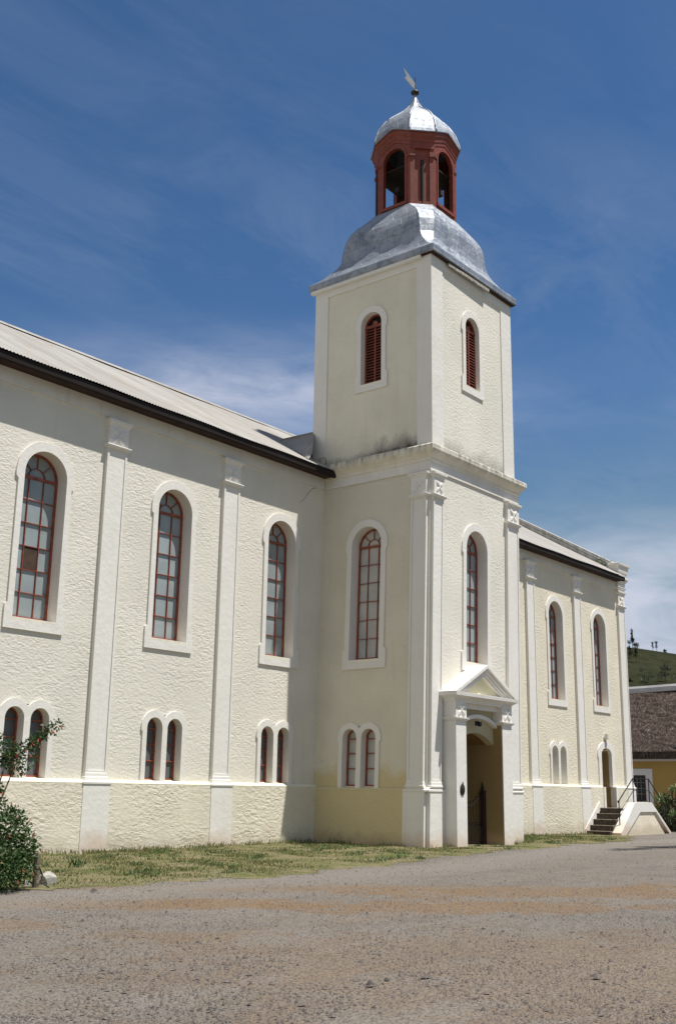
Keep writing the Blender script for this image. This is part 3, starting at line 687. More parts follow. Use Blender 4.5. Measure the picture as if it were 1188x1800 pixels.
q = MB(); q.plate(arch(DOORC, DOORH+.11, .86, 3.42, 14, .34), [arch(DOORC, DOORH-.005, .93, 3.415, 14, .295)], .122, .95, T_nave); q.build('reveal', M_jamb, dr)
MB().box(DOORC-DOORH-.1, DOORC+DOORH+.1, .93, .99, .9, 3.8).build('door', plain("ochre_door", (.50, .37, .17), .7), dr)

# ------------------------------------------------------------------ tower, lower stage
LW, LTW, FW = -1.90, -1.81, 2.73
MB().plate([(-D+.55, -.4), (.25, -.4), (.25, 12.2), (-D+.55, 12.2)], [tall_hole(LW, .60, W_Z0, W_ZS+.02), twin_hole(LTW, ZPT, 3.205)], 0, .55, T_tl).build('tower_wall', M_tleft, church, shear=SH, label='shaded side of the tower, yellower at the foot')
MB().plate([(0, -.4), (1.45, -.4), (1.45, 3.9), (3.75, 3.9), (3.75, -.4), (5.47, -.4), (5.47, 12.2), (0, 12.2)], [tall_hole(FW, .648, W_Z0, W_ZS)], 0, .55, T_tf).build('tower_wall', M_tfront, church, shear=SH)
MB().box(4.92, 5.465, -D+.55, .25, -.4, 12.2).build('tower_wall', M_right, church, shear=SH)
MB().box(-.085, .02, -D+.4, .0, -.4, ZPT-.03).build('tower_plinth', M_tleft, church, shear=SH)
MB().rings([[(x, y, z) for x, z in [(-.09, ZPT-.045), (-.092, ZPT-.028), (-.045, ZPT+.04), (-.003, ZPT+.046), (-.003, ZPT-.03)]] for y in (-D+.5, -.02)]).build('plinth_ledge', M_tleft, church, shear=SH)
tall_window(T_tl, LW, .60, .865, W_Z0, W_ZS+.02, W_ZB, 6, church, shear=SH, glassm=M_glass_s)
tall_window(T_tf, FW, .648, .905, W_Z0, W_ZS, W_ZB, 6, church, shear=SH)
twin_window(T_tl, LTW, ZPT, 3.205, church, shear=SH, glassm=M_glass_s)
pilaster(T_tl, -D+.07, -3.70, -D+.01, -3.58, -.4, ZPT, church, shear=SH, plinth=.09)
pilaster(T_tf, .05, .62, .0, .84, -.4, ZPT, church, shear=SH, plinth=.09)
pilaster(T_tf, 4.62, 5.39, 4.50, 5.47, -.4, ZPT, church, shear=SH, plinth=.09)
# frieze and cornice round the tower
def tring(z, e, x0=0, x1=5.46, y0=-D, y1=.2): return [(x0-e, y1, z), (x1+e, y1, z), (x1+e, y0-e, z), (x0-e, y0-e, z)]
MB().rings([tring(z, e) for z, e in [(ZF-.05, .045), (11.86, .048)]]).build('frieze', M_frieze, church, shear=SH)
MB().rings([tring(z, e) for z, e in [(11.862, .05), (11.90, .075), (11.99, .085), (12.0, .10), (12.06, .14), (12.14, .22), (12.20, .255), (12.215, .265), (12.35, .27), (12.39, .23), (12.50, -.02)]]).build('cornice', M_cornice, church, shear=SH)

# ------------------------------------------------------------------ belfry stage
ULW, UFW, UZ0, UZS, UZB = -1.90, 2.60, 15.10, 17.265, 14.84
MB().plate([(UYF+.45, 12.3), (UYB-.45, 12.3), (UYB-.45, 19.2), (UYF+.45, 19.2)], [tall_hole(ULW, .44, UZ0, UZS)], 0, .45, T_ul).build('belfry_wall', M_uleft, church)
MB().plate([(UX, 12.3), (UXR, 12.3), (UXR, 19.2), (UX, 19.2)], [tall_hole(UFW, .44, UZ0, UZS)], 0, .45, T_uf).build('belfry_wall', M_ufront, church)
MB().box(UXR-.45, UXR, UYF+.45, UYB-.45, 12.3, 19.2).build('belfry_wall', M_ufront, church)
MB().box(UX, UXR, UYB-.45, UYB, 12.3, 19.2).build('belfry_wall', M_uleft, church)
cs = MB(); p = .035
cs.plate([(UYF-p, 12.43), (-3.81, 12.43), (-3.81, 18.83), (.055, 18.83), (.055, 12.43), (UYB, 12.43), (UYB, 19.18), (UYF-p, 19.18)], [], -p, .02, T_ul)
cs.plate([(UX+.021, 12.43), (.762, 12.43), (.762, 18.83), (4.593, 18.83), (4.593, 12.43), (UXR+p, 12.43), (UXR+p, 19.181), (UX+.021, 19.181)], [], -p, .02, T_uf)
cs.box(UXR-.002, UXR+p-.002, UYF+.02, UYB, 12.43, 19.179)
cs.build('corner_strips', paint("belfry_trim", (.735, .71, .665), topdirt=None), church)
MB().box(UX-.13, .70, .02, UYB+.12, 12.45, 12.78).build('corner_footing', M_cornice, church)
tall_window(T_ul, ULW, .44, .684, UZ0, UZS, UZB, 6, church, kind='louvre', depth=.24)
tall_window(T_uf, UFW, .44, .684, UZ0, UZS, UZB, 6, church, kind='louvre', depth=.17)

# ------------------------------------------------------------------ tower roof, lantern, dome
CX, CY = (UX+UXR)/2, (UYF+UYB)/2; HX, HY = (UXR-UX)/2, (UYB-UYF)/2
def octo(h, c, z, hx=None, hy=None):
    hx = h if hx is None else hx; hy = h if hy is None else hy; a, b = hx-c, hy-c
    return [(CX+x, CY+y, z) for x, y in ((-hx, -b), (-a, -hy), (a, -hy), (hx, -b), (hx, b), (a, hy), (-a, hy), (-hx, b))]
prof = [(19.21, 2.73, .004), (19.46, 2.735, .004), (19.50, 2.69, .006), (19.60, 2.56, .03), (19.74, 2.42, .08), (19.90, 2.29, .16), (20.08, 2.185, .24), (20.30, 2.10, .30), (20.55, 2.06, .34), (20.85, 2.04, .36), (21.08, 2.02, .37), (21.30, 1.965, .38), (21.52, 1.86, .40), (21.74, 1.72, .44), (21.95, 1.58, .50), (22.12, 1.46, .56), (22.24, 1.38, .60)]
def dents(x, y, z): return .018*math.sin(x*3.1+z*2)*math.sin(y*2.7-z*3)+.012*math.sin(x*7+y*5+z*4)
tr = MB(); rings = []
for z, h, c in prof:
    base = octo(h, c, z, h, h-.03 if h > 2.4 else h); fine = []
    for i in range(8):
        p0, p1 = Vector(base[i]), Vector(base[(i+1) % 8]); k = 14 if i % 2 else 4
        for s in range(k):
            q = p0.lerp(p1, s/k)
            if 19.48 < z < 22.2:
                dd_ = dents(q.x, q.y, q.z); o_ = Vector((q.x-CX, q.y-CY, 0)).normalized(); q = q+o_*dd_+Vector((0, 0, dd_*.6))
            fine.append(q)
    rings.append(fine)
trf = tr.rings(rings).build('tower_roof', M_lead, church, smooth=False)
for pl_ in trf.data.polygons: pl_.use_smooth = False
M_fascia = paint("peeling_fascia", (.17, .165, .165), .02, .8)
fa = MB()
fa.rings([[(CX+sx*(2.74+e), CY+sy*(2.71+e), z) for sx, sy in ((-1, -1), (1, -1), (1, 1), (-1, 1))] for z, e in ((19.20, -.01), (19.235, .012), (19.43, .014), (19.465, .002))], cap=False)
fa.build('lead_apron', M_lead, trf)
MB().box(CX-2.70, CX+2.70, CY-2.66, CY+2.66, 19.165, 19.206).build('soffit', M_soffit, trf)
MB().box(UX-.16, UX-.02, UYF+.32, UYB+.14, 19.075, 19.19).build('eaves_board', M_frieze, trf, label='white board under the eaves, broken off before the corner')
lb = MB(); a0 = Vector((UX+.95, UYF-.12, 19.06)); lb.box(UX+.85, UX+3.4, UYF-.15, UYF-.09, 19.04, 19.15, lambda x, y, z: (x, y-.02*(x-UX), z-.03*(x-UX-.85) if x < 3 else z-.02)); lb.build('eaves_board', plain("weathered_board", (.34, .32, .28), .9, 0, .5, 9), trf, label='loose grey board hanging under the front eaves')

CX, CY = CX+.05, CY-.05                          # the lantern stands a little off the tower's axis
LH, LA, LZ0, LZ1 = 1.345, .71, 21.9, 25.30
LC = LH-LA
lan = MB(); OPH, OPB, OPS = .485, 22.44, 24.27
def face_T(i, h=LH):
    """(u, v, w) on side i of the lantern: 0 south, 1 east, 2 north, 3 west; w grows inwards"""
    cs_, sn = [(1, 0), (0, 1), (-1, 0), (0, -1)][i]
    def T(u, v, w):
        x, y = u, -(h-w); return (CX+x*cs_-y*sn, CY+x*sn+y*cs_, v)
    return T
def diag_T(i):
    an = R(45+90*i); h = (LH+LA)/math.sqrt(2)
    def T(u, v, w):
        x, y = u, -(h-w); return (CX+x*math.cos(an)-y*math.sin(an), CY+x*math.sin(an)+y*math.cos(an), v)
    return T
DL = LC*math.sqrt(2)/2
for i in range(4):
    T = face_T(i)
    lan.plate([(-LA, LZ0), (LA, LZ0), (LA, LZ1), (-LA, LZ1)], [arch(0, OPH, OPB, OPS, 14)], 0, .13, T)
    T2 = diag_T(i); lan.plate([(-DL+.001, LZ0), (DL-.001, LZ0), (DL-.001, LZ1), (-DL+.001, LZ1)], [], .05, .16, T2)
lantern = lan.build('lantern', M_red, church)
pn = MB()
for i in range(4):
    T = face_T(i)
    pn.plate(arch(0, OPH+.075, OPB-.10, OPS, 14), [arch(0, OPH, OPB-.0, OPS, 14)], -.028, .004, T)
    pn.bar((-LA+.02, OPS), (-OPH-.075, OPS), .09, -.035, .004, T); pn.bar((OPH+.075, OPS), (LA-.02, OPS), .09, -.035, .004, T)
    pn.bar((-OPH-.1, OPB-.06), (OPH+.1, OPB-.06), .12, -.05, .01, T)
    T2 = diag_T(i)
    for q in (-1, 1): pn.plate([(q*DL-q*.002, LZ0), (q*(DL-.17), LZ0), (q*(DL-.17), LZ1-.01), (q*DL-q*.002, LZ1-.01)], [], -.01, .06, T2)
    pn.bar((-DL+.17, 22.32), (DL-.17, 22.32), .16, .0, .06, T2)
    pn.plate([(-DL, 24.55), (DL, 24.55), (DL, 24.9), (-DL, 24.9)], [], -.03, .06, T2)
    pn.plate([(-DL-.02, 24.22), (-DL+.18, 24.22), (-DL+.18, 24.30), (-DL-.02, 24.30)], [], -.05, .06, T2); pn.plate([(DL-.18, 24.22), (DL+.02, 24.22), (DL+.02, 24.30), (DL-.18, 24.30)], [], -.05, .06, T2)
pn.build('lantern_trim', M_red, lantern)
inn = MB(); inn.rings([octo(LH-.2, LC-.1, z) for z in (24.05, 24.10)])
inn.box(CX-1.2, CX+1.2, CY-.09, CY+.09, 23.05, 23.25); inn.box(CX-.09, CX+.09, CY-1.2, CY+1.2, 23.05, 23.25)
for sx, sy in ((-1, -1), (1, -1), (-1, 1), (1, 1)): inn.box(CX+sx*.95-.09, CX+sx*.95+.09, CY+sy*.95-.09, CY+sy*.95+.09, 22.0, 24.1)
inn.build('bell_frame', M_interior, lantern)
br_ = MB()
for s in (-1, 1):
    br_.tube([(CX+LH-.25, CY-.45*s, 22.3), (CX+LH-.25, CY+.45*s, 23.05)], .022, 5); br_.tube([(CX-.45*s, CY+LH-.25, 22.3), (CX+.45*s, CY+LH-.25, 23.05)], .022, 5)
for z in (22.45, 22.9):
    br_.tube([(CX+LH-.25, CY-.5, z), (CX+LH-.25, CY+.5, z)], .014, 5); br_.tube([(CX-.5, CY+LH-.25, z), (CX+.5, CY+LH-.25, z)], .014, 5)
br_.build('cross_brace', M_iron, lantern)
MB().rings([octo(LH-.02, LC, z) for z in (22.0, 22.22)]).build('lantern_floor', M_interior, lantern)
# rim that arches up over each opening
RIM, BUMP = 25.16, .34
def rimpts(h, ratio, z, bump):
    a = h*ratio; pts = []
    ck = [(-h, -a), (-a, -h), (a, -h), (h, -a), (h, a), (a, h), (-a, h), (-h, a)]
    for i in range(8):
        p, q = Vector(ck[i]), Vector(ck[(i+1) % 8]); k = 16 if i % 2 else 5
        for s in range(k):
            t = s/k; v = p.lerp(q, t); b = bump*(1-abs(2*t-1)**1.2) if i % 2 else 0
            pts.append((CX+v.x, CY+v.y, z+b))
    return pts
cor = MB(); cor.rings([rimpts(h, .53, RIM+dz, BUMP) for h, dz in ((1.30, -.50), (1.365, -.49), (1.37, -.36), (1.395, -.34), (1.405, -.22), (1.455, -.14), (1.47, -.03), (1.495, -.025), (1.495, .02), (1.35, .06))], cap=False)
cor.build('lantern_cornice', M_red, lantern)
dm = MB(); dp = [(25.165, 1.51, 1.0), (25.20, 1.52, 1.0), (25.32, 1.50, .93), (25.48, 1.465, .78), (25.66, 1.41, .60), (25.86, 1.345, .42), (26.06, 1.245, .28), (26.26, 1.12, .17), (26.45, .97, .09), (26.62, .80, .04), (26.78, .625, 0), (26.93, .47, 0), (27.08, .34, 0), (27.26, .225, 0), (27.46, .145, 0), (27.68, .085, 0), (27.84, .055, 0)]
ring_d = [rimpts(h, .53, z, BUMP*bf) for z, h, bf in dp]
dm.rings(ring_d, cap=False)
dome = dm.build('dome', M_lead, lantern, smooth=False)
cidx = [0, 5, 21, 26, 42, 47, 63, 68]
rb = MB()
for ci in cidx:
    rb.tube([(Vector(r[ci])-Vector((CX, CY, 0))*0) for r in ring_d[1:-2]], [.034]*(len(ring_d)-6)+[.028, .022, .016], 6)
rb.build('dome_ribs', M_lead, dome, smooth=True)
ball = MB().lathe((CX, CY, 27.80), [(.01, -.03), (.06, 0), (.10, .05), (.155, .10), (.16, .15), (.13, .19), (.05, .22), (.01, .23)], 16)
vane = thing('weather_vane', (CX, CY, 27.8), 'grey swallow-tailed weather vane on a rod at the very top of the dome', 'weather vane')
ball.build('ball', M_bronze, vane, smooth=True)
MB().tube([(CX, CY, 28.0), (CX, CY, 28.62)], [.022, .012], 7).build('rod', M_iron, vane)
vd = Vector((-.96, -.12, 0)).normalized()
fl = [(.0, 28.07), (.30, 28.05), (.86, 28.06), (.70, 28.235), (.95, 28.46), (.45, 28.42), (.0, 28.36)]
MB().plate(fl, [], -.006, .006, lambda u, v, w: (CX+vd.x*u-vd.y*w, CY+vd.y*u+vd.x*w, v)).build('vane_plate', plain("zinc_plate", (.30, .31, .30), .55, .3), vane)

# ------------------------------------------------------------------ portal
PY = -4.90
portal = MB(); PL0, PL1, PR0, PR1, PZ = .50, 1.07, 3.22, 3.80, 3.72
po = thing('portal', (2.15, PY, 0), '', '')
del po['label'], po['category']; po.parent = church; po.location = Vector((2.15, PY, 0))-church.location
for a_, b_ in ((PL0, PL1), (PR0, PR1)): MB().box(a_, b_, PY, -4.30, -.4, PZ).build('portal_pillar', M_white, po)
def xring(x0, x1, y0, z, e): return [(x0-e, -4.31, z), (x1+e, -4.31, z), (x1+e, y0-e, z), (x0-e, y0-e, z)]
for x0, x1 in ((PL0, PL1), (PR0, PR1)):
    cp = MB()
    cp.rings([xring(x0, x1, PY, z, e) for z, e in ((PZ-.004, .012), (PZ, .03), (PZ+.05, .075), (PZ+.085, .08), (PZ+.095, .012), (4.34, .012))])
    rosette(cp, lambda u, v, w: (u, PY+w, v), (x0+x1)/2, 4.05, .23, -.012)
    cp.build('portal_capital', M_white, po)
en = MB(); ex0, ex1 = .33, 3.90
en.rings([xring(PL0-.02, PR1+.02, PY+.02, z, e) for z, e in ((4.27, .0), (4.36, .03), (4.40, .08), (4.44, .14), (4.455, .19), (4.555, .20), (4.565, .16))])
en.box(PL1+.01, PR0-.01, -4.74, -4.33, 4.12, 4.275)
en.build('entablature', M_white, po)
PCX, APX = 2.15, 5.52
py0 = PY-.16
tri = MB(); eL, eR = .28, 4.02; zl = 4.60
def rake(d0_, d1_, y):
    k_ = (APX-zl)/(PCX-eL); k2 = (APX-zl)/(eR-PCX)
    o_ = [(eL+d0_*.9, zl-.03), (eL+d0_*.25, zl-d0_*.25) if d0_ < .02 else (eL+d0_/k_, zl-.031), (PCX, APX-d0_), (eR-d0_/k2, zl-.031)]
    tri.plate([(eL+d0_/k_, zl-.03), (PCX, APX-d0_), (eR-d0_/k2, zl-.03), (eR-d1_/k2, zl-.032), (PCX, APX-d1_), (eL+d1_/k_, zl-.032)], [], y, -4.32, lambda u, v, w: (u, w, v))
rake(0, .10, py0); rake(.101, .20, py0+.07); rake(.201, .29, py0+.12); rake(.291, .37, py0+.16)
tri.build('raking_cornice', M_white, po)
MB().plate([(eL+.5, zl-.03), (PCX, APX-.40), (eR-.5, zl-.03)], [], PY+.12, -4.33, lambda u, v, w: (u, w, v)).build('tympanum', paint("pale_yellow", (.78, .73, .50)), po)
def seg(x0, x1, zs, rise, n=14): return [(x0+(x1-x0)*i/n, zs+rise*(1-(2*i/n-1)**2)) for i in range(n+1)]
up_ = seg(PL1, PR0, 3.72, .26); lo_ = seg(PL1, PR0, 3.60, .26)
MB().plate([(PL1+.005, 4.13), (PR0-.005, 4.13)]+[(x, z) for x, z in reversed(seg(PL1+.005, PR0-.005, 3.08, .34))], [], -4.56, -4.30, lambda u, v, w: (u, w, v)).build('lunette', paint("lunette_shaded_cream", (.47, .41, .27)), po)  # cream darkened: the shade under the entablature is put into the colour
MB().plate(up_+list(reversed(lo_)), [], -4.70, -4.55, lambda u, v, w: (u, w, v)).build('archivolt', M_white, po)
ins = MB(); s0 = seg(PL1+.006, PR0-.006, 3.08, .34); s1 = seg(PL1+.006, PR0-.006, 3.02, .30)
# passage: reveals, vault and end wall
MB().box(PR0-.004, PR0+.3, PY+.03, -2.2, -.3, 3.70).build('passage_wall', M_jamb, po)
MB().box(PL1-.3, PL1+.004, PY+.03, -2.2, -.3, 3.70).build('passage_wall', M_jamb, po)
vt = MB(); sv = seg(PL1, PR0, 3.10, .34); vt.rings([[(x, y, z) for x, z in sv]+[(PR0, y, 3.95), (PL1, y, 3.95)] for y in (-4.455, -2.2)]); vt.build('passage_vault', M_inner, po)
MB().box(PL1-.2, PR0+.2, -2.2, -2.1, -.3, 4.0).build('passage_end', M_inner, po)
MB().box(PL1-.02, PR0+.02, -5.02, -2.2, -.3, .02).build('threshold', M_tread, po)
# wrought iron gate
gate = MB(); gy = -4.15; gx0, gx1 = PL1+.01, PR0-.04
def gtop(x): return 1.16+.50*((abs(x-(gx0+gx1)/2)/((gx1-gx0)/2))**2.2)
nb = 13
for i in range(nb):
    x = gx0+(gx1-gx0)*(i+.5)/nb; z = gtop(x); gate.tube([(x, gy, .06), (x, gy, z+.10)], .011, 6); gate.ell((x, gy, z+.13), (.024, .024, .045), 6, 4)
for i in range(nb+1):
    x = gx0+(gx1-gx0)*i/nb; gate.tube([(x, gy, .06), (x, gy, .66)], .010, 6); gate.ell((x, gy, .69), (.022, .022, .04), 6, 4)
for z in (.08, .60): gate.box(gx0, gx1, gy-.014, gy+.014, z, z+.035)
tp = [(gx0+(gx1-gx0)*i/20, gy, gtop(gx0+(gx1-gx0)*i/20)) for i in range(21)]; gate.tube(tp, .018, 6)
go = gate.build('gate', M_iron, church)
M_mar = plain("dark_maroon", (.030, .012, .010), .6)
for x in (gx0+.03, gx1-.03):
    st = MB(); st.box(x-.06, x+.06, gy-.10, gy+.05, .03, 1.66); st.rings([[(x-.05+.0, gy-.05, 1.66), (x+.05, gy-.05, 1.66), (x+.05, gy+.03, 1.66), (x-.05, gy+.03, 1.66)], [(x-.005, gy-.01, 1.95), (x+.005, gy-.01, 1.95), (x+.005, gy, 1.95), (x-.005, gy, 1.95)]])
    st.build('gate_post', M_mar, go)
# fittings that hang on the walls
pq = thing('wall_plaque', (.655-.14, PY, 1.70), 'small oval bronze plaque with a ring, on the portal pillar left of the gate', 'plaque')
QX = .80
MB().rings([[(QX+0.125*s*math.cos(2*math.pi*i/20), PY-y, 1.68+.165*s*math.sin(2*math.pi*i/20)) for i in range(20)] for y, s in ((-.01, 1.0), (.022, 1.0), (.034, .86), (.028, .72), (.045, .55), (.06, .28))]).build('oval_boss', M_bronze, pq)
MB().tube([(QX+.03*math.cos(t), PY-.03, 1.865+.03*math.sin(t)) for t in np.linspace(0, 2*math.pi, 13)], .012, 6).build('ring', M_bronze, pq)
pl2 = thing('porch_lamp', (1.95, -4.76, 3.72), 'small dark porch lamp under the white arch over the gate', 'lamp')
MB().lathe((2.02, -4.80, 3.60), [(.01, 0), (.055, .01), (.065, .05), (.065, .15), (.05, .17), (.01, .18)], 14).build('lamp_body', M_iron, pl2)
MB().box(1.85, 1.93, -4.78, -4.73, 3.62, 3.77).build('bracket', M_iron, pl2)
wl = thing('wall_lamp', (20.98, -.05, 4.1), 'pale bulkhead lamp on the wall over the side door at the steps', 'lamp')
MB().rings([[(x, y, z) for x, y in ((20.84, -.055), (21.06, -.055), (21.06, -.16), (21.03, -.19), (20.87, -.19), (20.84, -.16))] for z in (4.10, 4.36)]).build('housing', M_lampw, wl)
MB().box(20.93, 20.96, -.075, -.05, 3.74, 4.10).build('conduit', plain("grey_conduit", (.22, .20, .17)), wl)

# ------------------------------------------------------------------ outdoor steps
stair = thing('outdoor_steps', (21.0, -.9, -.14), 'double flight of stone steps with a white-edged side wall and iron rail', 'steps')
zs_ = [-.40, .045, .285, .535, .785, 1.02]; xs_l = [18.25, 18.30, 18.64, 18.98, 19.34, 19.70]
Y0, Y1 = -1.30, -.22
LX0, LX1 = 19.70, 22.0
fl_ = MB(); tdm = MB()
prev = -.4
for k in range(5):
    x = xs_l[k+1]; xr = LX1+(LX0-x); z = zs_[k+1]
    xe = xs_l[k+2] if k < 4 else None
    if k < 4:
        fl_.box(x, xe+.002, Y0, Y1, -.4, z-.03); tdm.box(x-.025, xe+.03, Y0+.004, Y1-.004, z-.03, z)
        xe2 = LX1+(LX0-xe); fl_.box(xe2-.002, xr, Y0, Y1, -.4, z-.03); tdm.box(xe2-.03, xr+.025, Y0+.004, Y1-.004, z-.03, z)
    else:
        fl_.box(x, xr, Y0, Y1, -.4, z-.03); tdm.box(x-.025, xr+.025, Y0+.004, Y1-.004, z-.03, z)
flo = fl_.build('steps', M_step, stair); tdm.build('treads', M_tread, flo)
Txz = lambda u, v, w: (u, w, v)
MB().plate([(18.75, -.4), (20.30, 1.02), (21.85, 1.02), (23.75, -.4)], [], -1.66, -1.31, Txz).build('side_wall', M_stairw, stair)
outl = [(18.50, -.4), (18.55, -.02), (18.75, .12), (20.12, 1.27), (21.95, 1.28), (23.98, -.05), (24.06, -.4)]
inl = [(18.96, -.4), (19.04, -.14), (20.66, .865), (22.42, .86), (23.86, -.15), (23.92, -.4)]
MB().plate(outl+list(reversed(inl)), [], -1.72, -1.25, Txz).build('wall_coping', M_white, stair)
MB().plate([(18.1, -.4), (18.15, .10), (19.72, 1.30), (19.78, 1.05), (18.6, -.4)], [], -.222, -.16, Txz).build('stringer', M_white, stair)
rl = MB(); ry = -1.47
P1, P2, P3, P4 = (18.98, .25, 1.335), (20.55, 1.26, 2.33), (22.28, 1.27, 2.335), (24.1, .0, 1.10)
for x, z0, z1 in (P1, P2, P3, P4): rl.tube([(x, ry, z0), (x, ry, z1)], .026, 6)
rl.tube([(p_[0], ry, p_[2]) for p_ in (P1, P2, P3, P4)], .027, 6)
rl.tube([(p_[0], ry, (p_[2]*.5+p_[1]*.5)) for p_ in (P1, P2, P3, P4)], .016, 6)
rl.ell((P1[0]-.03, ry, P1[2]-.03), (.07, .05, .07), 8, 5)
rl.build('handrail', M_iron, stair)

# ------------------------------------------------------------------ thatched house
HXF = 33.0
house = thing('thatched_house', (36.5, 2, -.15), 'ochre yellow cottage with a steep dark thatched roof and a white window surround', 'house')
HY0, HY1 = -8.0, 12.0
Th = lambda u, v, w: (HXF+w, u, v)
wy = 3.75
MB().plate([(HY0, -.4), (HY1, -.4), (HY1, 4.0), (HY0, 4.0)], [[(wy-.45, 1.25), (wy+.45, 1.25), (wy+.45, 2.70), (wy-.45, 2.70)]], 0, .45, Th).build('wall', M_ochre, house)
MB().box(HXF+.45, HXF+7, HY1-.4, HY1, -.4, 4.0).build('end_wall', M_ochre, house)
MB().plate([(HXF+.45, -.4), (HXF+7, -.4), (HXF+7, 4.0), (HXF+3.6, 8.0), (HXF+.45, 4.0)], [], HY0, HY0+.4, lambda u, v, w: (u, w, v)).build('end_wall', M_ochre, house)
MB().box(HXF-.07, HXF+.0, HY0, HY1, 3.48, 3.70).build('wall_band', M_hwhite, house)
hw = MB().plate([(wy-.86, -.3), (wy+.86, -.3), (wy+.86, 3.06), (wy-.86, 3.06)], [[(wy-.45, 1.25), (wy+.45, 1.25), (wy+.45, 2.70), (wy-.45, 2.70)]], -.06, .3, Th).build('window', M_hwhite, house)
wf = MB().plate([(wy-.45, 1.25), (wy+.45, 1.25), (wy+.45, 2.70), (wy-.45, 2.70)], [[(wy-.35, 1.35), (wy+.35, 1.35), (wy+.35, 2.60), (wy-.35, 2.60)]], .0, .12, Th); wf.build('window_frame', plain("dark_brown_frame", (.035, .016, .012), .5), hw)
mt = MB()
for i in range(1, 3): mt.bar((wy-.35+.7*i/3, 1.35), (wy-.35+.7*i/3, 2.60), .03, .05, .085, Th)
for i in range(1, 4): mt.bar((wy-.35, 1.35+1.25*i/4), (wy+.35, 1.35+1.25*i/4), .03, .052, .083, Th)
mt.build('glazing_bars', plain("pale_bars", (.25, .24, .22)), hw)
MB().plate([(wy-.36, 1.34), (wy+.36, 1.34), (wy+.36, 2.61), (wy-.36, 2.61)], [], .09, .10, Th).build('pane', glass("dark_glass", (.012, .013, .015), .5, .08), hw)
th = MB(); n = 60; m_ = 26; EX, EZ, RX, RZ = HXF-.48, 3.70, HXF+3.55, 7.98
vs = []
for j in range(n+1):
    y = HY0-.2+(HY1-HY0+.4)*j/n
    for i in range(m_+1):
        s = i/m_; x = EX+(RX-EX)*s; z = EZ+(RZ-EZ)*s+.10*math.sin(math.pi*s)
        b_ = .05*math.sin(y*2.1+i*1.7)*math.sin(i*.9+y*.8)+random.uniform(-.025, .025)
        if y < 2.8: pass
        vs.append((x-b_*.7, y+random.uniform(-.03, .03), z+b_*.7))
th.add(vs, [(j*(m_+1)+i, j*(m_+1)+i+1, (j+1)*(m_+1)+i+1, (j+1)*(m_+1)+i) for j in range(n) for i in range(m_)])
e_ = MB()
th.box(EX+.03, HXF+.2, HY0-.15, HY1+.15, EZ-.10, EZ+.30)
th.add([(RX, HY0-.2, RZ), (RX, HY1+.2, RZ), (HXF+7.6, HY1+.2, 3.7), (HXF+7.6, HY0-.2, 3.7)], [(0, 1, 2, 3)])
ro = th.build('roof', M_thatch, house, fix=False)
MB().rings([[(RX+dx, y, RZ+dz+.04*math.sin(y*.8)) for dx, dz in ((-.36, -.30), (-.28, -.02), (-.08, .13), (.1, .13), (.3, -.05), (.36, -.3))] for y in np.linspace(HY0-.2, HY1+.2, 14)]).build('ridge_cap', M_ridge, ro)
# dormer in the thatch, near the frame's edge
dmr = MB(); dy0 = .62
dmr.rings([[(x, dy0+u, z) for u, z in ((-.95, 4.05), (-.75, 4.55), (0, 5.25), (.75, 4.55), (.98, 4.05), (.72, 4.0), (.55, 4.42), (0, 4.9), (-.55, 4.42), (-.72, 4.0))] for x in (HXF+.02, HXF+2.2)])
dmr.build('dormer', plain("grey_thatch", (.27, .245, .23), 1, 0, .3, 7, .05), ro)
MB().plate([(dy0-.6, 4.05), (dy0+.6, 4.05), (dy0+.5, 4.45), (dy0, 4.88), (dy0-.5, 4.45)], [], .22, .26, Th).build('dormer_window', M_interior, ro)

# ------------------------------------------------------------------ plants
def jitter_tan(nr, droop=.3):
    t = nr+.9*unit(len(nr)); t[:, 2] -= droop; return t
bush = thing('flowering_bush', (-17.3, -7.2, -.05), 'dense dark green bush with orange-red flowers against the nave wall', 'bush')
main = [(-17.3, -7.15, .75, .95, .7, .8), (-16.62, -7.25, .48, .58, .5, .52), (-16.42, -7.2, .92, .38, .34, .34), (-17.0, -7.2, 1.28, .42, .4, .38), (-18.2, -7.0, 1.3, 1.1, .9, 1.2), (-16.3, -7.35, .34, .34, .34, .34), (-16.12, -7.3, .62, .22, .22, .3), (-16.25, -7.1, 1.12, .16, .16, .14), (-16.85, -7.2, 1.55, .2, .25, .22), (-16.8, -7.6, .35, .5, .35, .38), (-17.6, -7.6, .5, .7, .4, .5)]
upper = [(-16.95, -7.3, 2.08, .30, .26, .22), (-16.72, -7.3, 2.22, .22, .2, .16), (-16.62, -7.32, 1.95, .18, .2, .18), (-17.2, -7.25, 2.3, .4, .3, .28), (-17.5, -7.2, 1.9, .5, .4, .4)]
spray = [Vector((-17.0, -7.3, 1.95)), Vector((-16.6, -7.3, 2.08)), Vector((-16.3, -7.3, 2.30)), Vector((-16.1, -7.3, 2.48)), Vector((-15.85, -7.3, 2.64))]
spr = []
for a_, b_ in zip(spray, spray[1:]):
    for s in np.linspace(0, 1, 4): q = a_.lerp(b_, s); spr.append((q.x+random.uniform(-.05, .05), q.y, q.z+random.uniform(-.06, .06), .11, .11, .09))
spr += [(-16.28, -7.3, 2.05, .10, .1, .12), (-16.2, -7.25, 2.2, .1, .1, .1), (-16.42, -7.3, 1.92, .1, .1, .1)]
pa, na = clumps(main, 3800, .35); pb, nb_ = clumps(upper, 1700, .2); pc, nc = clumps(spr, -34, .1)
pa[:, 0] -= .14; pos = np.concatenate([pa, pb, pc]); nr = np.concatenate([na, nb_, nc]); pos[:, 2] = np.maximum(pos[:, 2], .02)
k = len(pos); quads('foliage', pos, unit(k)+np.array([0, 0, .6]), jitter_tan(nr), rng.uniform(.045, .085, k), rng.uniform(.022, .04, k), M_leaf, bush, curl=.1)
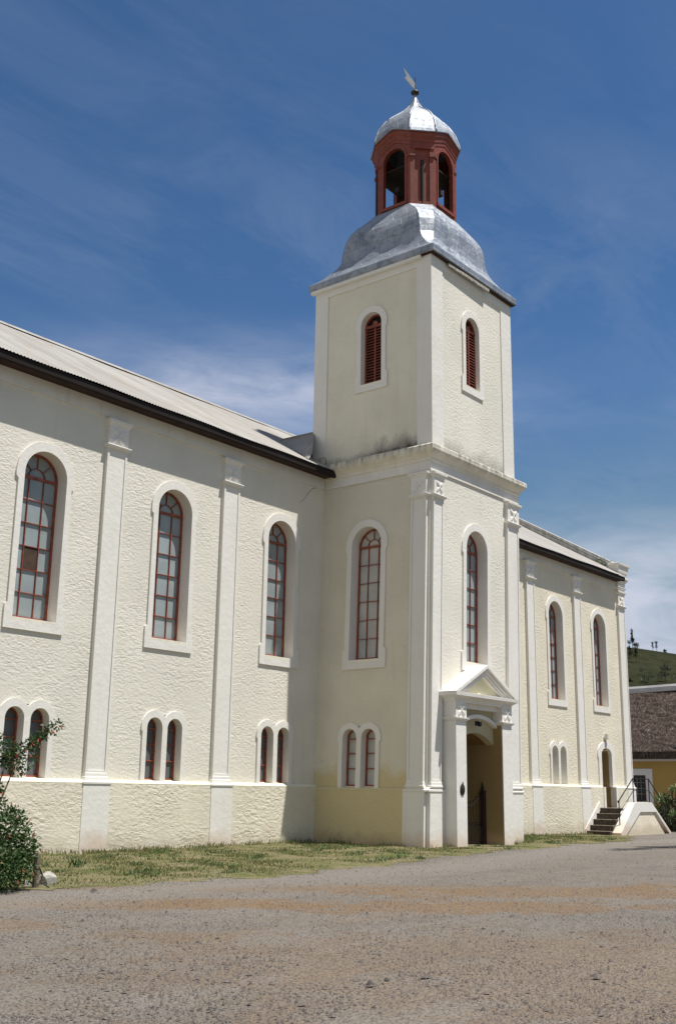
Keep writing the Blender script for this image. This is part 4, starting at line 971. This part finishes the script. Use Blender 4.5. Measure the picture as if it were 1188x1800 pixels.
sm = MB()
for c in main+upper: sm.tube([(-17.3+random.uniform(-.3, .3), -7.2, -.05), ((c[0]-17.3)/2, c[1], c[2]*.55), c[:3]], [.03, .02, .008], 5)
sm.tube(spray, [.02, .016, .012, .008, .005], 5)
sm.build('stems', M_bark, bush)
def flower_pts(cs, per):
    p_, n_ = clumps(cs, per, .85); keep = (n_ @ np.array([-.5, -.8, .2])) > -.1; return p_[keep], n_[keep]
fa_, fb_ = flower_pts(main, 22); fc, fd = flower_pts(upper+spr, -2)
sel = rng.random(len(fc)) < .22; fp = np.concatenate([fa_[rng.random(len(fa_)) < .75], fc[sel]]); fn = np.concatenate([fb_[:len(fp)-int(sel.sum())], fd[sel]]); fm = MB()
for p_, n_ in zip(fp, fn):
    if p_[2] < .1: continue
    e_ = Vector(p_)+Vector(n_)*.02+Vector((random.uniform(-.02, .02), 0, -random.uniform(.03, .07))); fm.tube([p_, e_], [.006, .014], 5)
fm.build('flowers', M_flower, bush)

post = MB(); post.tube([(-15.99, -7.26, -.2), (-16.0, -7.26, .2), (-16.02, -7.27, .52)], [.055, .052, .05], 9); tag(post.build('fence_post', M_wood), 'short weathered wooden post standing beside the flowering bush', 'post')
def rock(name, c, r, label, seed):
    g = np.random.default_rng(seed); bm = bmesh.new()
    for k_ in range(38):
        q = g.normal(size=3); q /= np.linalg.norm(q); q = np.sign(q)*np.abs(q)**.75*g.uniform(.75, 1.12)
        bm.verts.new((c[0]+r[0]*q[0], c[1]+r[1]*q[1], c[2]+r[2]*q[2]))
    bmesh.ops.convex_hull(bm, input=bm.verts); bmesh.ops.subdivide_edges(bm, edges=bm.edges, cuts=1, fractal=.12, seed=seed)
    me = bpy.data.meshes.new(name); bm.to_mesh(me); bm.free(); me.materials.append(M_rock); o = bpy.data.objects.new(name, me); col.objects.link(o); tag(o, label, 'rock'); return o
rock('rock', (-15.35, -6.75, .05), (.15, .12, .12), 'pale whitish rock on the grass just right of the wooden post', 3)
rock('rock', (-15.95, -6.98, .0), (.09, .08, .07), 'small grey stone at the foot of the wooden post', 8)
random.seed(5)
tw = MB(); tw.tube([(-16.02, -7.3, -.03), (-15.9, -7.28, .05), (-15.86, -7.25, .16), (-15.92, -7.22, .30)], .014, 5); tw.tube([(-15.9, -7.28, .05), (-15.78, -7.35, -.03)], .012, 5)
tag(tw.build('twig', M_iron), 'black bent twig lying on the ground below the wooden post', 'twig')

# aloes behind the steps
def aloe(x, y, h, r, label, heads, seed):
    random.seed(seed); o = thing('aloe', (x, y, gz(x, y)), label, 'plant', 'aloes beside the steps'); z0 = gz(x, y)
    stem = MB(); P_, N_, T_, L_, W_ = [], [], [], [], []
    for k_ in range(heads):
        a = random.uniform(0, 6.28); rr = r*random.random()**.5*.8; hx_, hy_ = x+rr*math.cos(a), y+rr*math.sin(a); hz = z0+h*random.uniform(.25, 1.0)*(1-.35*rr/r)
        stem.tube([(x+.3*rr*math.cos(a), y+.3*rr*math.sin(a), z0-.05), ((x+hx_)/2, (y+hy_)/2, z0+(hz-z0)*.5), (hx_, hy_, hz)], [.06, .05, .04], 6)
        for q in range(34):
            t_ = random.uniform(0, 6.28); el = random.uniform(-.35, 1.2); dv = Vector((math.cos(t_)*math.cos(el), math.sin(t_)*math.cos(el), math.sin(el)))
            P_.append((hx_, hy_, hz-.08*random.random())); T_.append(dv); N_.append(dv.cross(Vector((math.sin(t_), -math.cos(t_), 0)))); L_.append(random.uniform(.22, .42)); W_.append(random.uniform(.045, .07))
    quads('leaves', np.array(P_), np.array(N_), np.array([tuple(t_) for t_ in T_]), np.array(L_), np.array(W_), M_aloe, o, curl=-.06)
    k2 = 900; u_ = unit(k2); pp = np.array([x, y, z0+h*.38])+u_*(.4+.6*rng.random(k2))[:, None]*np.array([r*.95, r*.95, h*.40])
    quads('old_leaves', pp, unit(k2), u_+.8*unit(k2)-np.array([0, 0, .6]), rng.uniform(.15, .35, k2), .06, M_dleaf, o)
    stem.build('stem', M_bark, o); return o
aloe(27.2, -.55, 2.45, 1.05, 'tall clump of grey-green aloes, the highest one behind the steps', 17, 21)
aloe(26.3, .75, 1.7, .75, 'low aloe clump filling the gap between the steps and the ochre cottage', 9, 22)
aloe(27.4, -2.3, 2.0, 1.0, 'aloe clump at the edge of the picture right of the tallest aloes', 14, 23)
for x, y, z1 in ((27.0, -.15, 3.2), (27.1, -.75, 3.35)): pass

# weed on the parapet, dry weed at the tower's foot
def tuft(name, c, n, L, spread, m, label, cat, up_=1.0, W=.02):
    p_ = np.array(c)+rng.normal(size=(n, 3))*np.array([spread, spread, .0]); d_ = unit(n); d_[:, 2] = np.abs(d_[:, 2])+up_
    o = quads(name, p_, unit(n), d_, rng.uniform(L*.4, L, n), W, m); tag(o, label, cat); return o
pw = np.array([23.1, .75, 12.95])
k = 160; pts_ = pw+rng.normal(size=(k, 3))*np.array([.12, .22, .14]); tag(quads('wall_weed', pts_, unit(k), unit(k)+np.array([0, 0, .5]), .16, .06, M_aloe), 'green weed growing out of the roof edge by the gable parapet', 'plant')
tuft('dry_weed', (.0-.75, -1.05, .0), 46, .62, .22, M_dry, 'pale dry weed with thin stalks at the foot of the shaded tower wall', 'plant', 1.1, .018)
tuft('weed', (-13.1, -4.6, .0), 22, .30, .07, M_leaf, 'single tall dark weed on the lawn between bush and first pilaster', 'plant', 1.4, .03)

# grass
def lawn_ok(x, y): return (y > edge_y(x)-.05+random.uniform(-.45, .35)) and not (-.55 < x < 5.35 and y > -4.72) and y < -.19 and not (x > 18.0 and y > -1.75) and not (.5 < x < 3.8 and y > -5.05)
N_ = 95000; gx = rng.uniform(-19, 18.6, N_); gy_ = rng.uniform(-8.4, -.15, N_)
dens = .5+.5*np.sin(gx*.9+1.3*np.sin(gy_*1.1))*np.cos(gy_*1.4+gx*.3)
ok = np.array([lawn_ok(a, b) for a, b in zip(gx, gy_)]) & (rng.random(N_) < np.clip(1.35*dens+.25*np.sin(gx*3.1+gy_*2.3)-.05, .05, 1))
gx, gy_ = gx[ok], gy_[ok]; k = len(gx)
fringe = np.clip((gy_-np.array([edge_y(a) for a in gx]))/1.0, .25, 1)
near = (gy_ > -.75).astype(float)
hgt = rng.uniform(.03, .085, k)*fringe*(1+near*rng.random(k)*1.6)
pos = np.stack([gx, gy_, np.array([gz(a, b) for a, b in zip(gx, gy_)])+.01], 1)
tn = unit(k)*.55; tn[:, 2] = 1.0
nrm = unit(k); nrm[:, 2] *= .2
quads('grass', pos, nrm, tn, hgt, rng.uniform(.012, .03, k), M_grass, kind='stuff')
# tufts along the foot of the walls
tx = np.concatenate([rng.uniform(-19, -.4, 1500), rng.uniform(5.4, 18.2, 700)]); ty = -.22-np.abs(rng.normal(size=len(tx)))*.10
sx_ = rng.uniform(-4.6, -.3, 420); lx = -.18-.24-np.abs(rng.normal(size=420))*.12
fx = np.concatenate([rng.uniform(-.6, .45, 160), rng.uniform(3.85, 5.2, 160)]); fy = -D-.30-np.abs(rng.normal(size=320))*.08-np.where(np.arange(320) < 160, 0, .0)
px_ = np.concatenate([tx, lx, fx]); py_ = np.concatenate([ty, sx_, fy]); k = len(px_)
keep = np.sin(px_*2.1+py_*3)+np.sin(px_*5.3) > -.4; px_, py_ = px_[keep], py_[keep]; k = len(px_)
pos = np.stack([px_, py_, np.array([gz(a, b) for a, b in zip(px_, py_)])], 1); tn = unit(k)*.5; tn[:, 2] = 1
quads('grass', pos, unit(k)*np.array([1, 1, .2]), tn, rng.uniform(.08, .28, k)*(.4+.6*rng.random(k)), .018, M_grass, kind='stuff')

# greener clumps scattered over the lawn
cxs, cys = rng.uniform(-18, 17, 170), rng.uniform(-7.2, -.4, 170); okc = np.array([lawn_ok(a_, b_-.3) for a_, b_ in zip(cxs, cys)]); cxs, cys = cxs[okc], cys[okc]
qx = np.repeat(cxs, 42)+rng.normal(size=len(cxs)*42)*np.repeat(rng.uniform(.06, .26, len(cxs)), 42); qy = np.repeat(cys, 42)+rng.normal(size=len(cxs)*42)*.08; k = len(qx)
tn = unit(k)*.8; tn[:, 2] = 1
quads('grass', np.stack([qx, qy, np.array([gz(a_, b_) for a_, b_ in zip(qx, qy)])], 1), unit(k)*np.array([1, 1, .2]), tn, rng.uniform(.04, .16, k), .022, M_clump, kind='stuff')

# loose stones on the track
def stones(n, rad_lo, rad_hi, m, name):
    r_ = 7+36*rng.random(n)**2.0; th_ = rng.uniform(-.36, .36, n); an = math.atan2(.6306, .7761)+th_
    x = -27.657+r_*np.cos(an); y = -23.045+r_*np.sin(an); keep = np.array([y_ < edge_y(x_)-.1 for x_, y_ in zip(x, y)]); x, y, r_ = x[keep], y[keep], r_[keep]; n = len(x)
    s = rng.uniform(rad_lo, rad_hi, n)*(1+.9*(rng.random(n) > .965))
    base = np.array([(1, 0, 0), (0, 1, 0), (-1, 0, 0), (0, -1, 0), (0, 0, .8), (0, 0, -.5)], float)
    jit = 1+.35*rng.normal(size=(n, 6, 1)); a = rng.uniform(0, 6.28, n); ca, sa = np.cos(a), np.sin(a)
    v = base[None]*jit*s[:, None, None]; vx = v[..., 0]*ca[:, None]-v[..., 1]*sa[:, None]; vy = v[..., 0]*sa[:, None]+v[..., 1]*ca[:, None]
    z = np.array([gz(p_, q_) for p_, q_ in zip(x, y)])
    v = np.stack([vx+x[:, None], vy+y[:, None], v[..., 2]+z[:, None]+.3*s[:, None]], 2).reshape(-1, 3)
    f = np.array([(0, 1, 4), (1, 2, 4), (2, 3, 4), (3, 0, 4)]); f = (f[None]+6*np.arange(n)[:, None, None]).reshape(-1, 3)
    me = bpy.data.meshes.new(name); me.vertices.add(len(v)); me.vertices.foreach_set('co', v.ravel()); me.loops.add(f.size); me.loops.foreach_set('vertex_index', f.ravel().astype(np.int32))
    me.polygons.add(len(f)); me.polygons.foreach_set('loop_start', np.arange(0, f.size, 3, dtype=np.int32)); me.polygons.foreach_set('loop_total', np.full(len(f), 3, np.int32)); me.update(); me.validate()
    me.materials.append(m); o = bpy.data.objects.new(name, me); col.objects.link(o); o['kind'] = 'stuff'; return o
stones(60000, .004, .014, M_gravel, 'gravel')
stones(420, .018, .034, M_gravel, 'gravel')

# ------------------------------------------------------------------ trees
def hill_tree(x, y, h, w, label, name='tree', shape='column', per=260):
    z = hill_h(x, y); o = thing(name, (x, y, z), label, 'tree', 'trees on the hill')
    MB().tube([(x, y, z-1), (x, y, z+h*.5), (x, y, z+h*.92)], [h*.025, h*.016, h*.006], 6).build('trunk', M_bark, o)
    cs = []
    for i in range(13):
        s = random.random()
        if shape == 'column': zc = z+h*(.22+.76*s); rr = w*(.55+.25*math.sin(3*s*3.1))*(1.05-.35*s)
        else: zc = z+h*(.35+.55*s); rr = w*math.sqrt(max(.1, 1-(2*s-.9)**2))
        cs.append((x+random.uniform(-.5, .5)*rr, y+random.uniform(-.5, .5)*rr, zc, rr*.62, rr*.62, h*.085))
    p_, n_ = clumps(cs, -per//6, .2); k = len(p_)
    quads('crown', p_, unit(k), n_+.7*unit(k), rng.uniform(.5, 1.1, k)*h*.06, h*.035, M_pine, o); return o
def slope_spot(az, tanel, far=520):
    """first point of the hillside met along a bearing at a given steepness of gaze, else the crest on that bearing"""
    best = (-9, 0)
    for k_ in range(60, far):
        x, y = -27.657+az[0]*k_, -23.045+az[1]*k_; q = (hill_h(x, y)-1.612)/k_
        if q > best[0]: best = (q, k_)
        if q >= tanel: return x, y
    return -27.657+az[0]*best[1], -23.045+az[1]*best[1]
def at(px, py, dist):
    d_ = fw+r2*((px-594)/1913.35)+u2*((900-py)/1913.35); q = math.hypot(d_.x, d_.y)
    return slope_spot((d_.x/q, d_.y/q), d_.z/q)
HT = [(1112, 1136, 0, 6.3, .85, 'tall thin dark tree alone on the skyline nearest the church corner', 'column'), (1107, 1158, 0, 5.0, 1.3, 'dark tree below the tall skyline tree, close to the church corner', 'column'), (1119, 1166, 0, 5.6, 1.5, 'thick dark tree on the slope right below the tall thin tree', 'column'),
      (1147, 1139, 0, 2.9, .8, 'left of two small trees standing together on the skyline', 'column'), (1154, 1141, 0, 3.3, .95, 'right, fuller one of two small trees together on the skyline', 'column'),
      (1128, 1187, 0, 2.2, 1.1, 'small lone dark tree halfway down the slope', 'round'), (1140, 1203, 0, 3.6, 2.6, 'broad low dark tree above the cottage ridge', 'round'), (1158, 1203, 0, 2.8, 2.4, 'middle dark bushy tree above the cottage ridge', 'round'), (1170, 1200, 0, 5.0, 1.9, 'round-headed dark tree, tallest behind the cottage ridge', 'round'), (1183, 1202, 0, 2.4, 1.9, 'low dark tree behind the right end of the cottage ridge', 'round')]
for px, py, dist, h, w, lab, shp in HT:
    x, y = at(px, py, dist); hill_tree(x, y, h, w, lab, shape=shp)
k0 = 900; hxs = rng.uniform(150, 470, k0); hys = rng.uniform(20, 260, k0); hm = (np.sin(hxs*.06)+np.cos(hys*.07+hxs*.02)+rng.normal(size=k0)*.7) > .5
P0 = np.array([(a_, b_, hill_h(a_, b_)) for a_, b_ in zip(hxs[hm], hys[hm])]); rep_ = 22; k = len(P0)*rep_
sc_ = np.repeat(rng.uniform(.35, 1.1, len(P0)), rep_)[:, None]; P1_ = np.repeat(P0, rep_, 0)+unit(k)*sc_*np.array([1, 1, .75])*.8+np.array([0, 0, .5])*sc_
quads('scrub', P1_, unit(k), unit(k)+np.array([0, 0, .4]), .75, .45, M_pine, kind='stuff')
# roadside tree whose shadow lies on the track
rt_ = thing('roadside_tree', (10.5, -12.6, 0), 'tall thin-leaved tree by the track that throws a streaky shadow', 'tree')
tk = MB(); tk.tube([(10.5, -12.6, -.3), (10.4, -12.5, 3), (10.1, -12.3, 6.5), (9.6, -12.2, 9.5)], [.28, .22, .16, .08], 9); cs = []
for i in range(26):
    s = random.random(); ex = 5.0+7.0*random.random(); ez = 7.3+3.2*random.random(); ey = -8.15-.37*ez+random.uniform(-.25, .45)
    ey = min(ey, -11.25); tk.tube([(10.1, -12.3, 6.2+s), ((10.1+ex)/2, (-12.3+ey)/2, 6.8+s), (ex, ey, ez)], [.06, .04, .015], 5); cs.append((ex, ey, ez, .55, .25, .16))
tk.build('trunk', M_bark, rt_); p_, n_ = clumps(cs, -150, .1); k = len(p_)
quads('crown', p_, unit(k), n_+unit(k)-np.array([0, 0, .5]), rng.uniform(.12, .26, k), .05, M_dleaf, rt_)
